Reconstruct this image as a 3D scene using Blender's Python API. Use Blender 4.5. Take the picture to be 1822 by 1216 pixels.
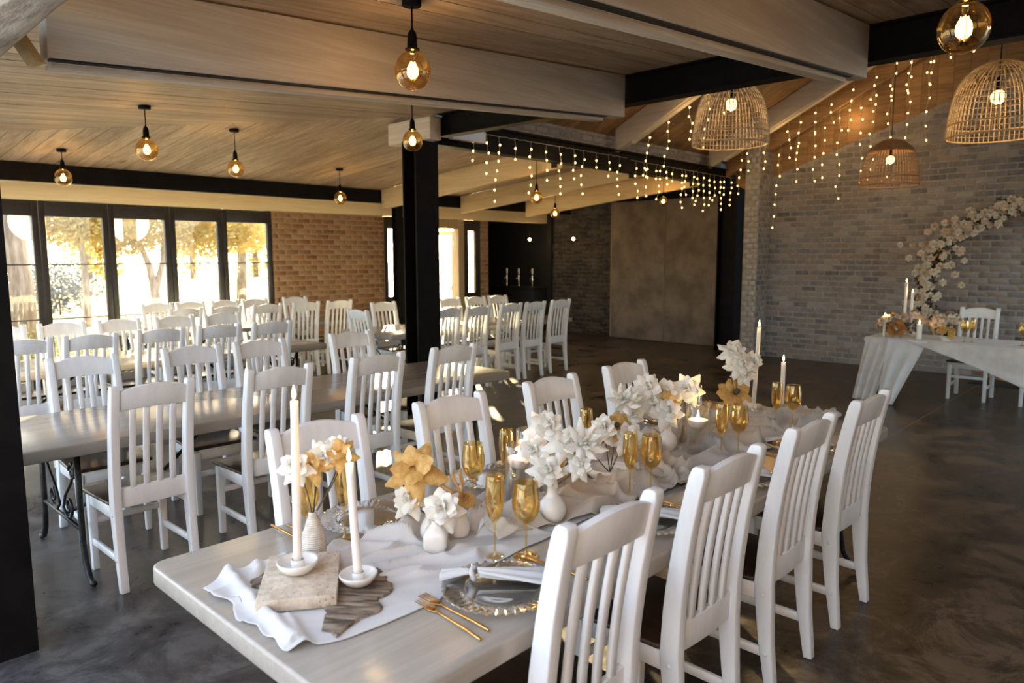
import bpy, bmesh, math, random
from mathutils import Vector, Matrix, noise
PI = math.pi
sc = bpy.context.scene
for o in list(bpy.data.objects): bpy.data.objects.remove(o)
C = sc.collection

# ------------------------------------------------------------------ camera
YAW, PITCH, ROLL, FPX = math.radians(46.575), math.radians(-6.778), math.radians(-0.108), 1285.0
EYE = Vector((0, 0, 1.70))
def cam_setup():
    f = Vector((math.sin(YAW)*math.cos(PITCH), math.cos(YAW)*math.cos(PITCH), math.sin(PITCH)))
    r = Vector((math.cos(YAW), -math.sin(YAW), 0)); u = r.cross(f)
    c, s = math.cos(ROLL), math.sin(ROLL)
    r2 = c*r + s*u; u2 = -s*r + c*u
    cd = bpy.data.cameras.new('camera'); co = bpy.data.objects.new('camera', cd); C.objects.link(co)
    m = Matrix((r2, u2, -f)).transposed().to_4x4(); m.translation = EYE
    co.matrix_world = m
    cd.sensor_width = 36; cd.lens = FPX/1822*36; cd.clip_start = .05; cd.clip_end = 300
    cd.dof.use_dof = True; cd.dof.focus_distance = 3.2; cd.dof.aperture_fstop = 3.2
    sc.camera = co
cam_setup()
# ------------------------------------------------------------------ sky, sun, exposure
EXPOSURE = 1.35
w = bpy.data.worlds.new('sky'); sc.world = w; w.use_nodes = True
wn = w.node_tree; wn.nodes.clear()
sky = wn.nodes.new('ShaderNodeTexSky'); sky.sky_type = 'NISHITA'; sky.sun_disc = False
sky.sun_elevation = math.radians(16); sky.sun_rotation = math.radians(37.7); sky.air_density = 1.0; sky.dust_density = 2.5; sky.ozone_density = 1.0
bg = wn.nodes.new('ShaderNodeBackground'); bg.inputs[1].default_value = 0.80
wo = wn.nodes.new('ShaderNodeOutputWorld')
tintn = wn.nodes.new('ShaderNodeMix'); tintn.data_type = 'RGBA'; tintn.inputs[0].default_value = .55; tintn.inputs[7].default_value = (.93, .97, 1.03, 1)   # bright thin overcast over the blue
wn.links.new(sky.outputs[0], tintn.inputs[6]); wn.links.new(tintn.outputs[2], bg.inputs[0]); wn.links.new(bg.outputs[0], wo.inputs[0])
sd = bpy.data.lights.new('sun', 'SUN'); sd.energy = 24.0; sd.angle = math.radians(1.2); sd.color = (1, .78, .42)
so = bpy.data.objects.new('sun', sd); C.objects.link(so)
so.rotation_euler = Vector((.61, .79, .178)).to_track_quat('Z', 'Y').to_euler()
so.location = (5, 20, 15)
vs = sc.view_settings; vs.view_transform = 'Standard'; vs.look = 'None'; vs.gamma = 1; vs.exposure = EXPOSURE
vs.use_curve_mapping = False
cy = sc.cycles
cy.max_bounces = 9; cy.diffuse_bounces = 4; cy.glossy_bounces = 4; cy.transmission_bounces = 6; cy.transparent_max_bounces = 24
cy.caustics_reflective = False; cy.caustics_refractive = False; cy.sample_clamp_indirect = 6

# ------------------------------------------------------------------ helpers
def tag(o, label=None, cat=None, group=None, kind=None):
    if label: o['label'] = label
    if cat: o['category'] = cat
    if group: o['group'] = group
    if kind: o['kind'] = kind
    return o
def empty(name, loc=(0, 0, 0), rz=0, label=None, cat=None, group=None, kind=None):
    o = bpy.data.objects.new(name, None); C.objects.link(o); o.location = loc; o.rotation_euler = (0, 0, rz)
    o.empty_display_size = .05
    return tag(o, label, cat, group, kind)
def link(name, me, parent=None, loc=None, rot=None, scale=None):
    o = bpy.data.objects.new(name, me); C.objects.link(o)
    if parent: o.parent = parent
    if loc is not None: o.location = loc
    if rot is not None: o.rotation_euler = rot
    if scale is not None: o.scale = scale if hasattr(scale, '__len__') else (scale,)*3
    return o
KIDS = {}
def children(o): return [c for c in bpy.data.objects if c.parent == o]
def copy_tree(o, kids=None):
    c = o.copy(); C.objects.link(c)
    for ch in (kids if kids is not None else children(o)):
        d = ch.copy(); C.objects.link(d); d.parent = c
        for g in KIDS.get(ch.name, ()):
            e = g.copy(); C.objects.link(e); e.parent = d
    return c
class MB:
    def __init__(s): s.v = []; s.f = []; s.sm = []; s.m = []
    def add(s, vs, fs, smooth=False, mi=0):
        n = len(s.v); s.v += [tuple(x) for x in vs]; s.f += [tuple(n+i for i in f) for f in fs]
        s.sm += [smooth]*len(fs); s.m += [mi]*len(fs); return s
    def hexa(s, p, mi=0):      # p: 4 bottom ccw, 4 top ccw
        return s.add(p, [(3, 2, 1, 0), (4, 5, 6, 7), (0, 1, 5, 4), (1, 2, 6, 5), (2, 3, 7, 6), (3, 0, 4, 7)], mi=mi)
    def box(s, x0, x1, y0, y1, z0, z1, mi=0):
        return s.hexa([(x0, y0, z0), (x1, y0, z0), (x1, y1, z0), (x0, y1, z0), (x0, y0, z1), (x1, y0, z1), (x1, y1, z1), (x0, y1, z1)], mi)
    def tube(s, pts, r, n=8, cap=True, smooth=True, mi=0, closed=False):
        pts = [Vector(p) for p in pts]; N = len(pts); rs = r if hasattr(r, '__len__') else [r]*N
        rings = []; prev = None
        for i, p in enumerate(pts):
            if closed: t = (pts[(i+1) % N]-pts[i-1])
            else: t = pts[min(i+1, N-1)]-pts[max(i-1, 0)]
            if t.length < 1e-9: t = Vector((0, 0, 1))
            t.normalize()
            if prev is None:
                a = Vector((0, 0, 1)) if abs(t.z) < .9 else Vector((1, 0, 0)); a = (a - a.dot(t)*t).normalized()
            else: a = prev - prev.dot(t)*t; a = a.normalized() if a.length > 1e-6 else Vector((1, 0, 0))
            prev = a; b = t.cross(a)
            rings.append([p + rs[i]*(math.cos(2*PI*k/n)*a + math.sin(2*PI*k/n)*b) for k in range(n)])
        vs = [q for R in rings for q in R]; fs = []
        M = N if closed else N-1
        for i in range(M):
            j = (i+1) % N
            for k in range(n): fs.append((i*n+k, i*n+(k+1) % n, j*n+(k+1) % n, j*n+k))
        if cap and not closed: fs += [tuple(range(n-1, -1, -1)), tuple((N-1)*n+k for k in range(n))]
        return s.add(vs, fs, smooth, mi)
    def lathe(s, prof, n=32, c=(0, 0, 0), smooth=True, mi=0, cap=False, wob=None):
        vs = []; fs = []
        for (r, z) in prof:
            for k in range(n):
                a = 2*PI*k/n; rr = r*(wob(a, z) if wob else 1)
                vs.append((c[0]+rr*math.cos(a), c[1]+rr*math.sin(a), c[2]+z))
        for i in range(len(prof)-1):
            for k in range(n): fs.append((i*n+k, i*n+(k+1) % n, (i+1)*n+(k+1) % n, (i+1)*n+k))
        if cap: fs += [tuple(range(n-1, -1, -1)), tuple((len(prof)-1)*n+k for k in range(n))]
        return s.add(vs, fs, smooth, mi)
    def grid(s, fn, nu, nv, smooth=True, mi=0):
        vs = [fn(i/nu, j/nv) for j in range(nv+1) for i in range(nu+1)]
        fs = [(j*(nu+1)+i, j*(nu+1)+i+1, (j+1)*(nu+1)+i+1, (j+1)*(nu+1)+i) for j in range(nv) for i in range(nu)]
        return s.add(vs, fs, smooth, mi)
    def sphere(s, c, r, n=10, m=6, mi=0, sz=1):
        prof = [(max(1e-4, r*math.sin(PI*i/m)), -r*sz*math.cos(PI*i/m)) for i in range(m+1)]
        return s.lathe(prof, n, c, True, mi)
    def mesh(s, name, mats, bevel=0, seg=2, fix=True):
        me = bpy.data.meshes.new(name); me.from_pydata(s.v, [], s.f)
        me.polygons.foreach_set('use_smooth', s.sm); me.polygons.foreach_set('material_index', s.m)
        for m in (mats if isinstance(mats, (list, tuple)) else [mats]): me.materials.append(m)
        if bevel or fix:
            bm = bmesh.new(); bm.from_mesh(me)
            if fix: bmesh.ops.recalc_face_normals(bm, faces=bm.faces)
            if bevel:
                es = [e for e in bm.edges if len(e.link_faces) == 2 and e.calc_face_angle(0) > .5]
                bmesh.ops.bevel(bm, geom=es, offset=bevel, segments=seg, profile=.5, affect='EDGES', clamp_overlap=True)
                for f in bm.faces: f.smooth = True
            bm.to_mesh(me); bm.free()
            if bevel:
                try: me.set_sharp_from_angle(angle=math.radians(50))
                except Exception: pass
        return me
    def obj(s, name, mats, parent=None, bevel=0, seg=2, fix=True, loc=None, rot=None):
        return link(name, s.mesh(name, mats, bevel, seg, fix), parent, loc, rot)

# ------------------------------------------------------------------ materials
def nodes(name):
    m = bpy.data.materials.new(name); m.use_nodes = True; nt = m.node_tree; b = nt.nodes['Principled BSDF']; return m, nt, b
def N(nt, t, **kw):
    n = nt.nodes.new(t)
    for k, v in kw.items():
        if k in n.inputs: n.inputs[k].default_value = v
        else: setattr(n, k, v)
    return n
def ramp(nt, fac, stops):
    r = nt.nodes.new('ShaderNodeValToRGB'); el = r.color_ramp.elements
    while len(el) < len(stops): el.new(.5)
    for e, (p, c) in zip(el, stops): e.position = p; e.color = (*c, 1) if len(c) == 3 else c
    nt.links.new(fac, r.inputs[0]); return r.outputs[0]
def rgbmix(nt, fac, a, b, mode='MIX'):
    m = nt.nodes.new('ShaderNodeMix'); m.data_type = 'RGBA'; m.blend_type = mode
    for s, v in ((0, fac), (6, a), (7, b)):
        if hasattr(v, 'links'): nt.links.new(v, m.inputs[s])
        elif s == 0: m.inputs[0].default_value = v
        else: m.inputs[s].default_value = (*v, 1)
    return m.outputs[2]
def coords(nt, scale=(1, 1, 1), rand=True, kind='Object'):
    tc = nt.nodes.new('ShaderNodeTexCoord'); mp = nt.nodes.new('ShaderNodeMapping'); mp.inputs['Scale'].default_value = scale
    nt.links.new(tc.outputs[kind], mp.inputs[0])
    if rand:
        oi = nt.nodes.new('ShaderNodeObjectInfo'); mu = nt.nodes.new('ShaderNodeMath'); mu.operation = 'MULTIPLY'; mu.inputs[1].default_value = 37.0
        nt.links.new(oi.outputs['Random'], mu.inputs[0]); cb = nt.nodes.new('ShaderNodeCombineXYZ')
        for i in range(3): nt.links.new(mu.outputs[0], cb.inputs[i])
        nt.links.new(cb.outputs[0], mp.inputs['Location'])
    return mp.outputs[0]
def bump(nt, b, h, strength=.3, dist=.01):
    bn = nt.nodes.new('ShaderNodeBump'); bn.inputs['Strength'].default_value = strength; bn.inputs['Distance'].default_value = dist
    nt.links.new(h, bn.inputs['Height']); nt.links.new(bn.outputs[0], b.inputs['Normal'])
def noisy(name, c1, c2, scale=8, rough=.5, bmp=.15, dist=.005, detail=5, metal=0, spec=.5, stretch=(1, 1, 1), sheen=0, sub=0):
    m, nt, b = nodes(name)
    co = coords(nt, stretch); n = N(nt, 'ShaderNodeTexNoise', Scale=scale, Detail=detail, Roughness=.6); nt.links.new(co, n.inputs[0])
    nt.links.new(ramp(nt, n.outputs[0], [(.38, c1), (.62, c2)]), b.inputs['Base Color'])
    b.inputs['Roughness'].default_value = rough; b.inputs['Metallic'].default_value = metal; b.inputs['Specular IOR Level'].default_value = spec
    if sheen: b.inputs['Sheen Weight'].default_value = sheen
    if sub: b.inputs['Subsurface Weight'].default_value = sub; b.inputs['Subsurface Scale'].default_value = .02
    if bmp: bump(nt, b, n.outputs[0], bmp, dist)
    return m
def wood(name, light, dark, knot, axis=0, rough=.6, white=0.0, spec=.3, scale=1.0):
    m, nt, b = nodes(name)
    st = [9.0, 9.0, 9.0]; st[axis] = .7
    st = [q*scale for q in st]
    co = coords(nt, st)
    n1 = N(nt, 'ShaderNodeTexNoise', Scale=1.6, Detail=7, Roughness=.62, Distortion=.6); nt.links.new(co, n1.inputs[0])
    st2 = [60.0, 60.0, 60.0]; st2[axis] = 2.0
    n2 = N(nt, 'ShaderNodeTexNoise', Scale=1.2, Detail=3, Roughness=.6); nt.links.new(coords(nt, st2), n2.inputs[0])
    st3 = [5.0, 5.0, 5.0]; st3[axis] = 1.6
    n3 = N(nt, 'ShaderNodeTexVoronoi', Scale=.55); nt.links.new(coords(nt, st3), n3.inputs[0])
    col = ramp(nt, n1.outputs[0], [(.36, dark), (.58, light)])
    col = rgbmix(nt, ramp(nt, n2.outputs[0], [(.36, (.55,)*3), (.60, (0,)*3)]), col, dark)
    kn = ramp(nt, n3.outputs[0], [(.03, (.8,)*3), (.13, (0,)*3)])
    col = rgbmix(nt, kn, col, knot)
    oi = nt.nodes.new('ShaderNodeObjectInfo')
    v = ramp(nt, oi.outputs['Random'], [(0, (.78, .76, .74)), (1, (1.12, 1.1, 1.06))])
    col = rgbmix(nt, 1.0, col, v, 'MULTIPLY')
    nt.links.new(col, b.inputs['Base Color'])
    b.inputs['Roughness'].default_value = rough; b.inputs['Specular IOR Level'].default_value = spec
    bump(nt, b, n2.outputs[0], .25, .003)
    return m
def brickmat(name, cols, lime, limeamt, rough=.85):
    m, nt, b = nodes(name)
    oi = nt.nodes.new('ShaderNodeObjectInfo'); ge = nt.nodes.new('ShaderNodeNewGeometry')
    ad = N(nt, 'ShaderNodeMath', operation='ADD'); nt.links.new(oi.outputs['Random'], ad.inputs[0]); nt.links.new(ge.outputs['Random Per Island'], ad.inputs[1])
    fr = N(nt, 'ShaderNodeMath', operation='FRACT'); nt.links.new(ad.outputs[0], fr.inputs[0])
    base = ramp(nt, fr.outputs[0], [(i/(len(cols)-1), c) for i, c in enumerate(cols)])
    n = N(nt, 'ShaderNodeTexNoise', Scale=14, Detail=6, Roughness=.7)
    tc = nt.nodes.new('ShaderNodeNewGeometry'); nt.links.new(tc.outputs['Position'], n.inputs[0])
    n2 = N(nt, 'ShaderNodeTexNoise', Scale=1.3, Detail=4, Roughness=.6); nt.links.new(tc.outputs['Position'], n2.inputs[0])
    f = rgbmix(nt, .5, ramp(nt, n.outputs[0], [(.42, (0,)*3), (.62, (1,)*3)]), ramp(nt, n2.outputs[0], [(.4, (0,)*3), (.6, (1,)*3)]))
    mu = N(nt, 'ShaderNodeMath', operation='MULTIPLY'); nt.links.new(f, mu.inputs[0]); mu.inputs[1].default_value = limeamt
    nt.links.new(rgbmix(nt, mu.outputs[0], base, lime), b.inputs['Base Color'])
    b.inputs['Roughness'].default_value = rough; b.inputs['Specular IOR Level'].default_value = .2
    bump(nt, b, n.outputs[0], .5, .006)
    return m
def plain(name, c, rough=.5, metal=0, spec=.5, coat=0):
    m, nt, b = nodes(name); b.inputs['Base Color'].default_value = (*c, 1); b.inputs['Roughness'].default_value = rough
    b.inputs['Metallic'].default_value = metal; b.inputs['Specular IOR Level'].default_value = spec; b.inputs['Coat Weight'].default_value = coat
    n = N(nt, 'ShaderNodeTexNoise', Scale=30, Detail=3); nt.links.new(coords(nt), n.inputs[0]); bump(nt, b, n.outputs[0], .06, .002)
    return m
def emis(name, c, s):
    m, nt, b = nodes(name); b.inputs['Base Color'].default_value = (*c, 1); b.inputs['Emission Color'].default_value = (*c, 1); b.inputs['Emission Strength'].default_value = s
    return m
def thinglass(name, tint, refl=(1, 1, 1), k=.12, kmax=.8, rough=.02):
    m = bpy.data.materials.new(name); m.use_nodes = True; nt = m.node_tree; nt.nodes.clear()
    tr = N(nt, 'ShaderNodeBsdfTransparent'); tr.inputs[0].default_value = (*tint, 1)
    gl = N(nt, 'ShaderNodeBsdfGlossy'); gl.inputs[0].default_value = (*refl, 1); gl.inputs['Roughness'].default_value = rough
    lw = N(nt, 'ShaderNodeLayerWeight', Blend=.35)
    mr = N(nt, 'ShaderNodeMapRange'); mr.inputs[3].default_value = k; mr.inputs[4].default_value = kmax; nt.links.new(lw.outputs['Facing'], mr.inputs[0])
    mx = N(nt, 'ShaderNodeMixShader'); nt.links.new(mr.outputs[0], mx.inputs[0]); nt.links.new(tr.outputs[0], mx.inputs[1]); nt.links.new(gl.outputs[0], mx.inputs[2])
    out = N(nt, 'ShaderNodeOutputMaterial'); nt.links.new(mx.outputs[0], out.inputs[0])
    return m
def clothmat(name, c1, c2, weave=420, trans=.0, rough=.85):
    m, nt, b = nodes(name)
    co = coords(nt, (1, 1, 1), False); n = N(nt, 'ShaderNodeTexNoise', Scale=9, Detail=4); nt.links.new(co, n.inputs[0])
    nt.links.new(ramp(nt, n.outputs[0], [(.35, c1), (.65, c2)]), b.inputs['Base Color']); b.inputs['Roughness'].default_value = rough
    b.inputs['Sheen Weight'].default_value = .3; b.inputs['Specular IOR Level'].default_value = .2
    n2 = N(nt, 'ShaderNodeTexNoise', Scale=weave, Detail=2); nt.links.new(co, n2.inputs[0]); bump(nt, b, n2.outputs[0], .35, .001)
    if trans:
        out = nt.nodes['Material Output']; tl = N(nt, 'ShaderNodeBsdfTranslucent'); tl.inputs[0].default_value = (*c2, 1)
        mx = N(nt, 'ShaderNodeMixShader'); mx.inputs[0].default_value = trans
        nt.links.new(b.outputs[0], mx.inputs[1]); nt.links.new(tl.outputs[0], mx.inputs[2]); nt.links.new(mx.outputs[0], out.inputs[0])
    return m
M = {}
PL, PD, PK = (.56, .445, .32), (.36, .265, .17), (.17, .105, .06)
M['plank_x'] = wood('whitewashed_pine_x', PL, PD, PK, 0)
M['plank_y'] = wood('whitewashed_pine_y', PL, PD, PK, 1)
M['roof_y'] = wood('brown_pine_y', (.42, .26, .13), (.25, .14, .065), (.10, .05, .02), 1)
M['beam_x'] = wood('limed_beam_x', (.66, .605, .525), (.50, .435, .355), (.34, .25, .16), 0, scale=.6)
M['beam_y'] = wood('limed_beam_y', (.68, .625, .54), (.52, .455, .37), (.34, .25, .16), 1, scale=.6)
M['rafter'] = wood('bounce_lit_pine_rafter', (.78, .62, .36), (.62, .46, .24), (.36, .22, .10), 1, scale=.6)  # pine made yellower, with the warm bounced sunlight put into its colour
M['header'] = wood('cream_header', (.86, .72, .44), (.74, .60, .34), (.45, .33, .18), 0, scale=.6)  # cream timber, its extra yellow is bounced sunlight painted in
M['log'] = noisy('weathered_log', (.30, .25, .2), (.62, .58, .5), 5, .9, .8, .02, stretch=(4, .8, 4))
M['bracket'] = wood('yellow_pine_bracket', (.55, .38, .16), (.4, .25, .1), (.3, .15, .05), 1)
M['steel'] = noisy('black_steel', (.0045, .004, .004), (.008, .007, .007), 6, .55, .05, spec=.10)
M['iron'] = noisy('black_wrought_iron', (.012, .012, .013), (.03, .03, .03), 40, .4, .3, .002, metal=.6)
M['frame'] = noisy('black_window_frame', (.012, .011, .012), (.02, .018, .018), 8, .45, .05)
M['white'] = noisy('white_painted_wood', (.74, .75, .77), (.83, .83, .84), 5, .34, .10, .002, stretch=(3, 3, .6), spec=.5)
M['seat'] = wood('dark_brown_seat', (.055, .028, .015), (.02, .011, .008), (.01, .006, .004), 1, rough=.3, spec=.5)
M['table'] = wood('pale_taupe_tabletop', (.37, .345, .315), (.31, .285, .255), (.27, .235, .20), 0, rough=.22, spec=.5, scale=.7)
M['tableedge'] = M['table']
def floor_mat():
    m, nt, b = nodes('polished_concrete')
    g = nt.nodes.new('ShaderNodeNewGeometry')
    n1 = N(nt, 'ShaderNodeTexNoise', Scale=.45, Detail=6, Roughness=.62, Distortion=.4); nt.links.new(g.outputs['Position'], n1.inputs[0])
    n2 = N(nt, 'ShaderNodeTexNoise', Scale=2.6, Detail=11, Roughness=.78, Distortion=.5); nt.links.new(g.outputs['Position'], n2.inputs[0])
    n3 = N(nt, 'ShaderNodeTexNoise', Scale=34, Detail=6, Roughness=.75); nt.links.new(g.outputs['Position'], n3.inputs[0])
    sx = nt.nodes.new('ShaderNodeSeparateXYZ'); nt.links.new(g.outputs['Position'], sx.inputs[0])
    mr = N(nt, 'ShaderNodeMapRange'); mr.inputs[1].default_value = .8; mr.inputs[2].default_value = 3.0; nt.links.new(sx.outputs[0], mr.inputs[0])
    grey = ramp(nt, n2.outputs[0], [(.41, (.034, .032, .034)), (.5, (.075, .073, .075)), (.59, (.15, .147, .148))])
    brown = ramp(nt, n2.outputs[0], [(.42, (.022, .015, .010)), (.5, (.072, .051, .033)), (.58, (.18, .13, .083))])
    c = rgbmix(nt, mr.outputs[0], grey, brown)
    c = rgbmix(nt, ramp(nt, n1.outputs[0], [(.35, (.55,)*3), (.6, (0,)*3)]), c, (.035, .026, .018))
    sp = ramp(nt, n3.outputs[0], [(.64, (0,)*3), (.72, (.35,)*3)])
    c = rgbmix(nt, sp, c, (.2, .17, .13))
    nt.links.new(c, b.inputs['Base Color'])
    r = N(nt, 'ShaderNodeMapRange'); r.inputs[1].default_value = .35; r.inputs[2].default_value = .65; b.inputs['Specular IOR Level'].default_value = .32; r.inputs[3].default_value = .24; r.inputs[4].default_value = .46; nt.links.new(n2.outputs[0], r.inputs[0]); nt.links.new(r.outputs[0], b.inputs['Roughness'])
    bump(nt, b, n3.outputs[0], .08, .003)
    return m
M['floor'] = floor_mat()
M['brick_grey'] = brickmat('limewashed_brick', [(.22, .185, .17), (.10, .09, .095), (.29, .225, .185), (.16, .15, .165), (.24, .19, .16), (.33, .29, .27), (.12, .11, .12), (.26, .205, .17)], (.40, .375, .36), .50)
M['brick_pale'] = brickmat('pale_limewashed_brick', [(.36, .33, .30), (.26, .22, .19), (.42, .39, .36), (.33, .30, .28)], (.52, .49, .45), .6)
M['brick_red'] = brickmat('orange_brick', [(.27, .125, .05), (.19, .08, .035), (.34, .17, .08), (.22, .105, .05), (.36, .22, .12), (.20, .09, .045)], (.38, .26, .15), .55)
M['brick_dark'] = brickmat('smoky_dark_brick', [(.035, .03, .028), (.02, .018, .018), (.09, .075, .06), (.05, .042, .036), (.016, .015, .015)], (.11, .095, .08), .6)
M['mortar_grey'] = noisy('lime_mortar', (.25, .23, .215), (.36, .335, .31), 14, .95, .4)
M['mortar_red'] = noisy('sandy_mortar', (.30, .21, .125), (.40, .29, .18), 14, .95, .4)
M['mortar_dark'] = noisy('sooty_mortar', (.03, .027, .025), (.09, .08, .07), 6, .95, .4)
M['panel'] = noisy('raw_concrete_panel', (.13, .098, .068), (.23, .18, .13), 2.2, .8, .25, .006, detail=9)
M['panel_edge'] = plain('panel_edge_trim', (.25, .19, .12), .7)
M['black'] = plain('matt_black_paint', (.010, .009, .009), .6)
M['doorframe'] = wood('pale_door_timber', (.62, .50, .30), (.48, .36, .2), (.3, .2, .1), 2)
M['chrome'] = plain('chrome', (.75, .75, .75), .15, 1)
M['winglass'] = thinglass('window_glass', (.97, .98, .97), k=.03, kmax=.35)
M['clear'] = thinglass('clear_glass', (.985, .985, .98), k=.025, kmax=.6)
M['plateglass'] = thinglass('ribbed_plate_glass', (.975, .975, .97), k=.06, kmax=.85)
M['water'] = thinglass('clear_water', (.99, .99, .985), k=.01, kmax=.3)
M['amber'] = thinglass('amber_bulb_glass', (.93, .72, .40), (1, .84, .55), k=.08, kmax=.75)
M['gold_glass'] = thinglass('gold_lustre_glass', (.965, .87, .64), (1, .88, .60), k=.09, kmax=.65, rough=.02)
M['gold'] = noisy('brushed_gold', (.62, .32, .09), (.78, .45, .15), 50, .3, .05, .001, metal=1)
M['filament'] = emis('glowing_filament', (1, .70, .32), 7)
M['innerbulb'] = emis('glowing_inner_lamp', (1, .74, .36), 5)
M['basketbulb'] = emis('glowing_globe', (1, .70, .25), 1.3)
M['fairy'] = emis('fairy_light_glow', (1, .60, .17), 3.2)
M['flame'] = emis('candle_flame', (1, .66, .22), 16)
M['wire_pale'] = plain('pale_clear_wire', (.75, .65, .50), .4)
M['rattan'] = noisy('rattan_cane', (.36, .24, .12), (.55, .40, .23), 30, .6, .2, .002)
M['rattan_dark'] = noisy('brown_rattan', (.24, .12, .05), (.36, .20, .09), 30, .6, .2, .002)
M['rattan_gold'] = noisy('honey_rattan', (.45, .28, .11), (.62, .42, .2), 30, .6, .2, .002)
M['wax'] = noisy('ivory_wax', (.80, .76, .70), (.86, .83, .78), 6, .45, .05, .002, sub=.3)
M['ceramic'] = noisy('white_glazed_ceramic', (.72, .69, .65), (.80, .78, .75), 12, .18, .06, .002)
M['stoneware'] = noisy('matt_stoneware', (.52, .46, .40), (.68, .63, .57), 40, .6, .3, .002)
M['petal'] = noisy('white_petal', (.86, .83, .77), (.92, .91, .88), 10, .55, .15, .002, sub=.15)
M['petal_arch'] = noisy('cream_petal', (.56, .43, .31), (.72, .60, .46), 3, .6, .15, .002)
M['petal_gold'] = noisy('golden_petal', (.55, .31, .08), (.76, .52, .20), 3, .55, .2, .002)
M['petal_dark'] = noisy('amber_petal', (.42, .20, .05), (.60, .34, .12), 12, .6, .2, .002)
M['stem'] = noisy('brown_stem', (.05, .035, .02), (.12, .09, .045), 30, .6, .2, .002)
M['leafy'] = noisy('dark_foliage', (.03, .03, .015), (.10, .085, .04), 8, .6, .1)
M['linen_white'] = clothmat('white_gauze', (.66, .66, .67), (.74, .74, .74), trans=.15)
M['linen_beige'] = clothmat('beige_linen', (.46, .41, .35), (.56, .51, .45))
M['linen_grey'] = clothmat('stone_grey_linen', (.50, .475, .45), (.60, .575, .55))
M['bark'] = noisy('silvery_driftwood', (.07, .045, .03), (.34, .27, .20), 9, .85, .7, .01, stretch=(6, 1, 3))
def trav():
    m, nt, b = nodes('travertine'); co = coords(nt, (1, 1, 1), False)
    n = N(nt, 'ShaderNodeTexNoise', Scale=26, Detail=7, Roughness=.7); nt.links.new(co, n.inputs[0])
    v = N(nt, 'ShaderNodeTexVoronoi', Scale=62); nt.links.new(co, v.inputs[0])
    c = ramp(nt, n.outputs[0], [(.35, (.44, .35, .26)), (.6, (.64, .56, .46))])
    pit = ramp(nt, v.outputs[0], [(.10, (1,)*3), (.2, (0,)*3)])
    nt.links.new(rgbmix(nt, pit, c, (.28, .21, .15)), b.inputs['Base Color']); b.inputs['Roughness'].default_value = .7
    bump(nt, b, v.outputs[0], .3, .004); return m
M['travertine'] = trav()
M['lawn'] = noisy('sunlit_lawn', (.22, .18, .05), (.52, .46, .22), .5, .9, .3, .02, detail=8)
M['bounce_paving'] = noisy('grey_white_paving', (.50, .50, .50), (.62, .62, .62), 3, .9, .2)
M['path'] = noisy('pale_path', (.62, .56, .44), (.75, .70, .58), 2, .9, .2)
M['trunk'] = noisy('grey_tree_bark', (.22, .17, .13), (.42, .35, .28), 6, .95, .8, .03, stretch=(2, 2, .4))
M['leaf_gold'] = noisy('golden_leaf', (.36, .27, .07), (.58, .46, .18), .8, .6, 0)
M['leaf_green'] = noisy('green_leaf', (.20, .22, .05), (.45, .42, .13), .8, .6, 0)
M['leaf_grey'] = noisy('blue_grey_leaf', (.12, .13, .14), (.24, .25, .25), .8, .6, 0)
M['paper'] = plain('white_paper_disc', (.9, .9, .88), .8)
def translucent(mat, c, f=.5):
    nt = mat.node_tree; b = nt.nodes['Principled BSDF']; out = nt.nodes['Material Output']
    tl = N(nt, 'ShaderNodeBsdfTranslucent'); tl.inputs[0].default_value = (*c, 1)
    mx = N(nt, 'ShaderNodeMixShader'); mx.inputs[0].default_value = f
    nt.links.new(b.outputs[0], mx.inputs[1]); nt.links.new(tl.outputs[0], mx.inputs[2]); nt.links.new(mx.outputs[0], out.inputs[0])
translucent(M['paper'], (.95, .95, .93), .6); translucent(M['leaf_gold'], (.58, .45, .17), .4); translucent(M['leaf_green'], (.5, .5, .14)); translucent(M['petal'], (.85, .8, .7), .25)
translucent(M['petal_gold'], (.8, .55, .2), .25)

# ------------------------------------------------------------------ floor
fl = MB().box(-.6, 12.9, -8, 11.0, -.12, 0).hexa([(8.1, 11.0, -.12), (12.9, 11.0, -.12), (12.9, 13.2, -.12), (10.8, 11.15, -.12), (8.1, 11.0, 0), (12.9, 11.0, 0), (12.9, 13.2, 0), (10.8, 11.15, 0)]).obj('floor', M['floor']); tag(fl, kind='structure')
def hexap(mb, pts): mb.hexa(pts)
jb = MB(); a = Vector((3.62, 2.02, .0015)); b2 = Vector((6.6, 2.16, .0015))
jb.box(3.5, 11.7, 1.985, 1.993, .0, .0012); link('expansion_joint', jb.mesh('expansion_joint', plain('joint_filler', (.26, .2, .13), .7)), fl)

# ------------------------------------------------------------------ ceiling planes
SN, SF, ZC, XB, YC = .075, .095, 3.15, 5.03, 6.05
def zN(x): return ZC + SN*(x-XB)
def zF(y): return ZC - SF*(y-YC)
def yhip(x): return YC + (XB-x)*SN/SF
def xhip(y): return XB - (y-YC)*SF/SN
def zH(y): return 3.47 + .5*(5.95-abs(y))
ceil = MB()
ceil.hexa([(.3, -1.7, zN(.3)+.03), (5.2, -1.7, zN(5.2)+.03), (5.2, 6.0, zN(5.2)+.03), (.3, 6.0, zN(.3)+.03), (.3, -1.7, zN(.3)+.12), (5.2, -1.7, zN(5.2)+.12), (5.2, 6.0, zN(5.2)+.12), (.3, 6.0, zN(.3)+.12)])
ceil.add([(XB, YC, ZC+.03), (.3, yhip(.3), zN(.3)+.03), (.3, 6.0, zN(.3)+.03), (XB, 6.0, ZC+.03)], [(0, 1, 2, 3)])
ceil.add([(XB, YC, ZC+.03), (12.9, YC, ZC+.03), (12.9, 11.2, zF(11.2)+.03), (.3, 11.2, zF(11.2)+.03), (.3, yhip(.3), zN(.3)+.03)], [(0, 1, 2, 3, 4)])
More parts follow.
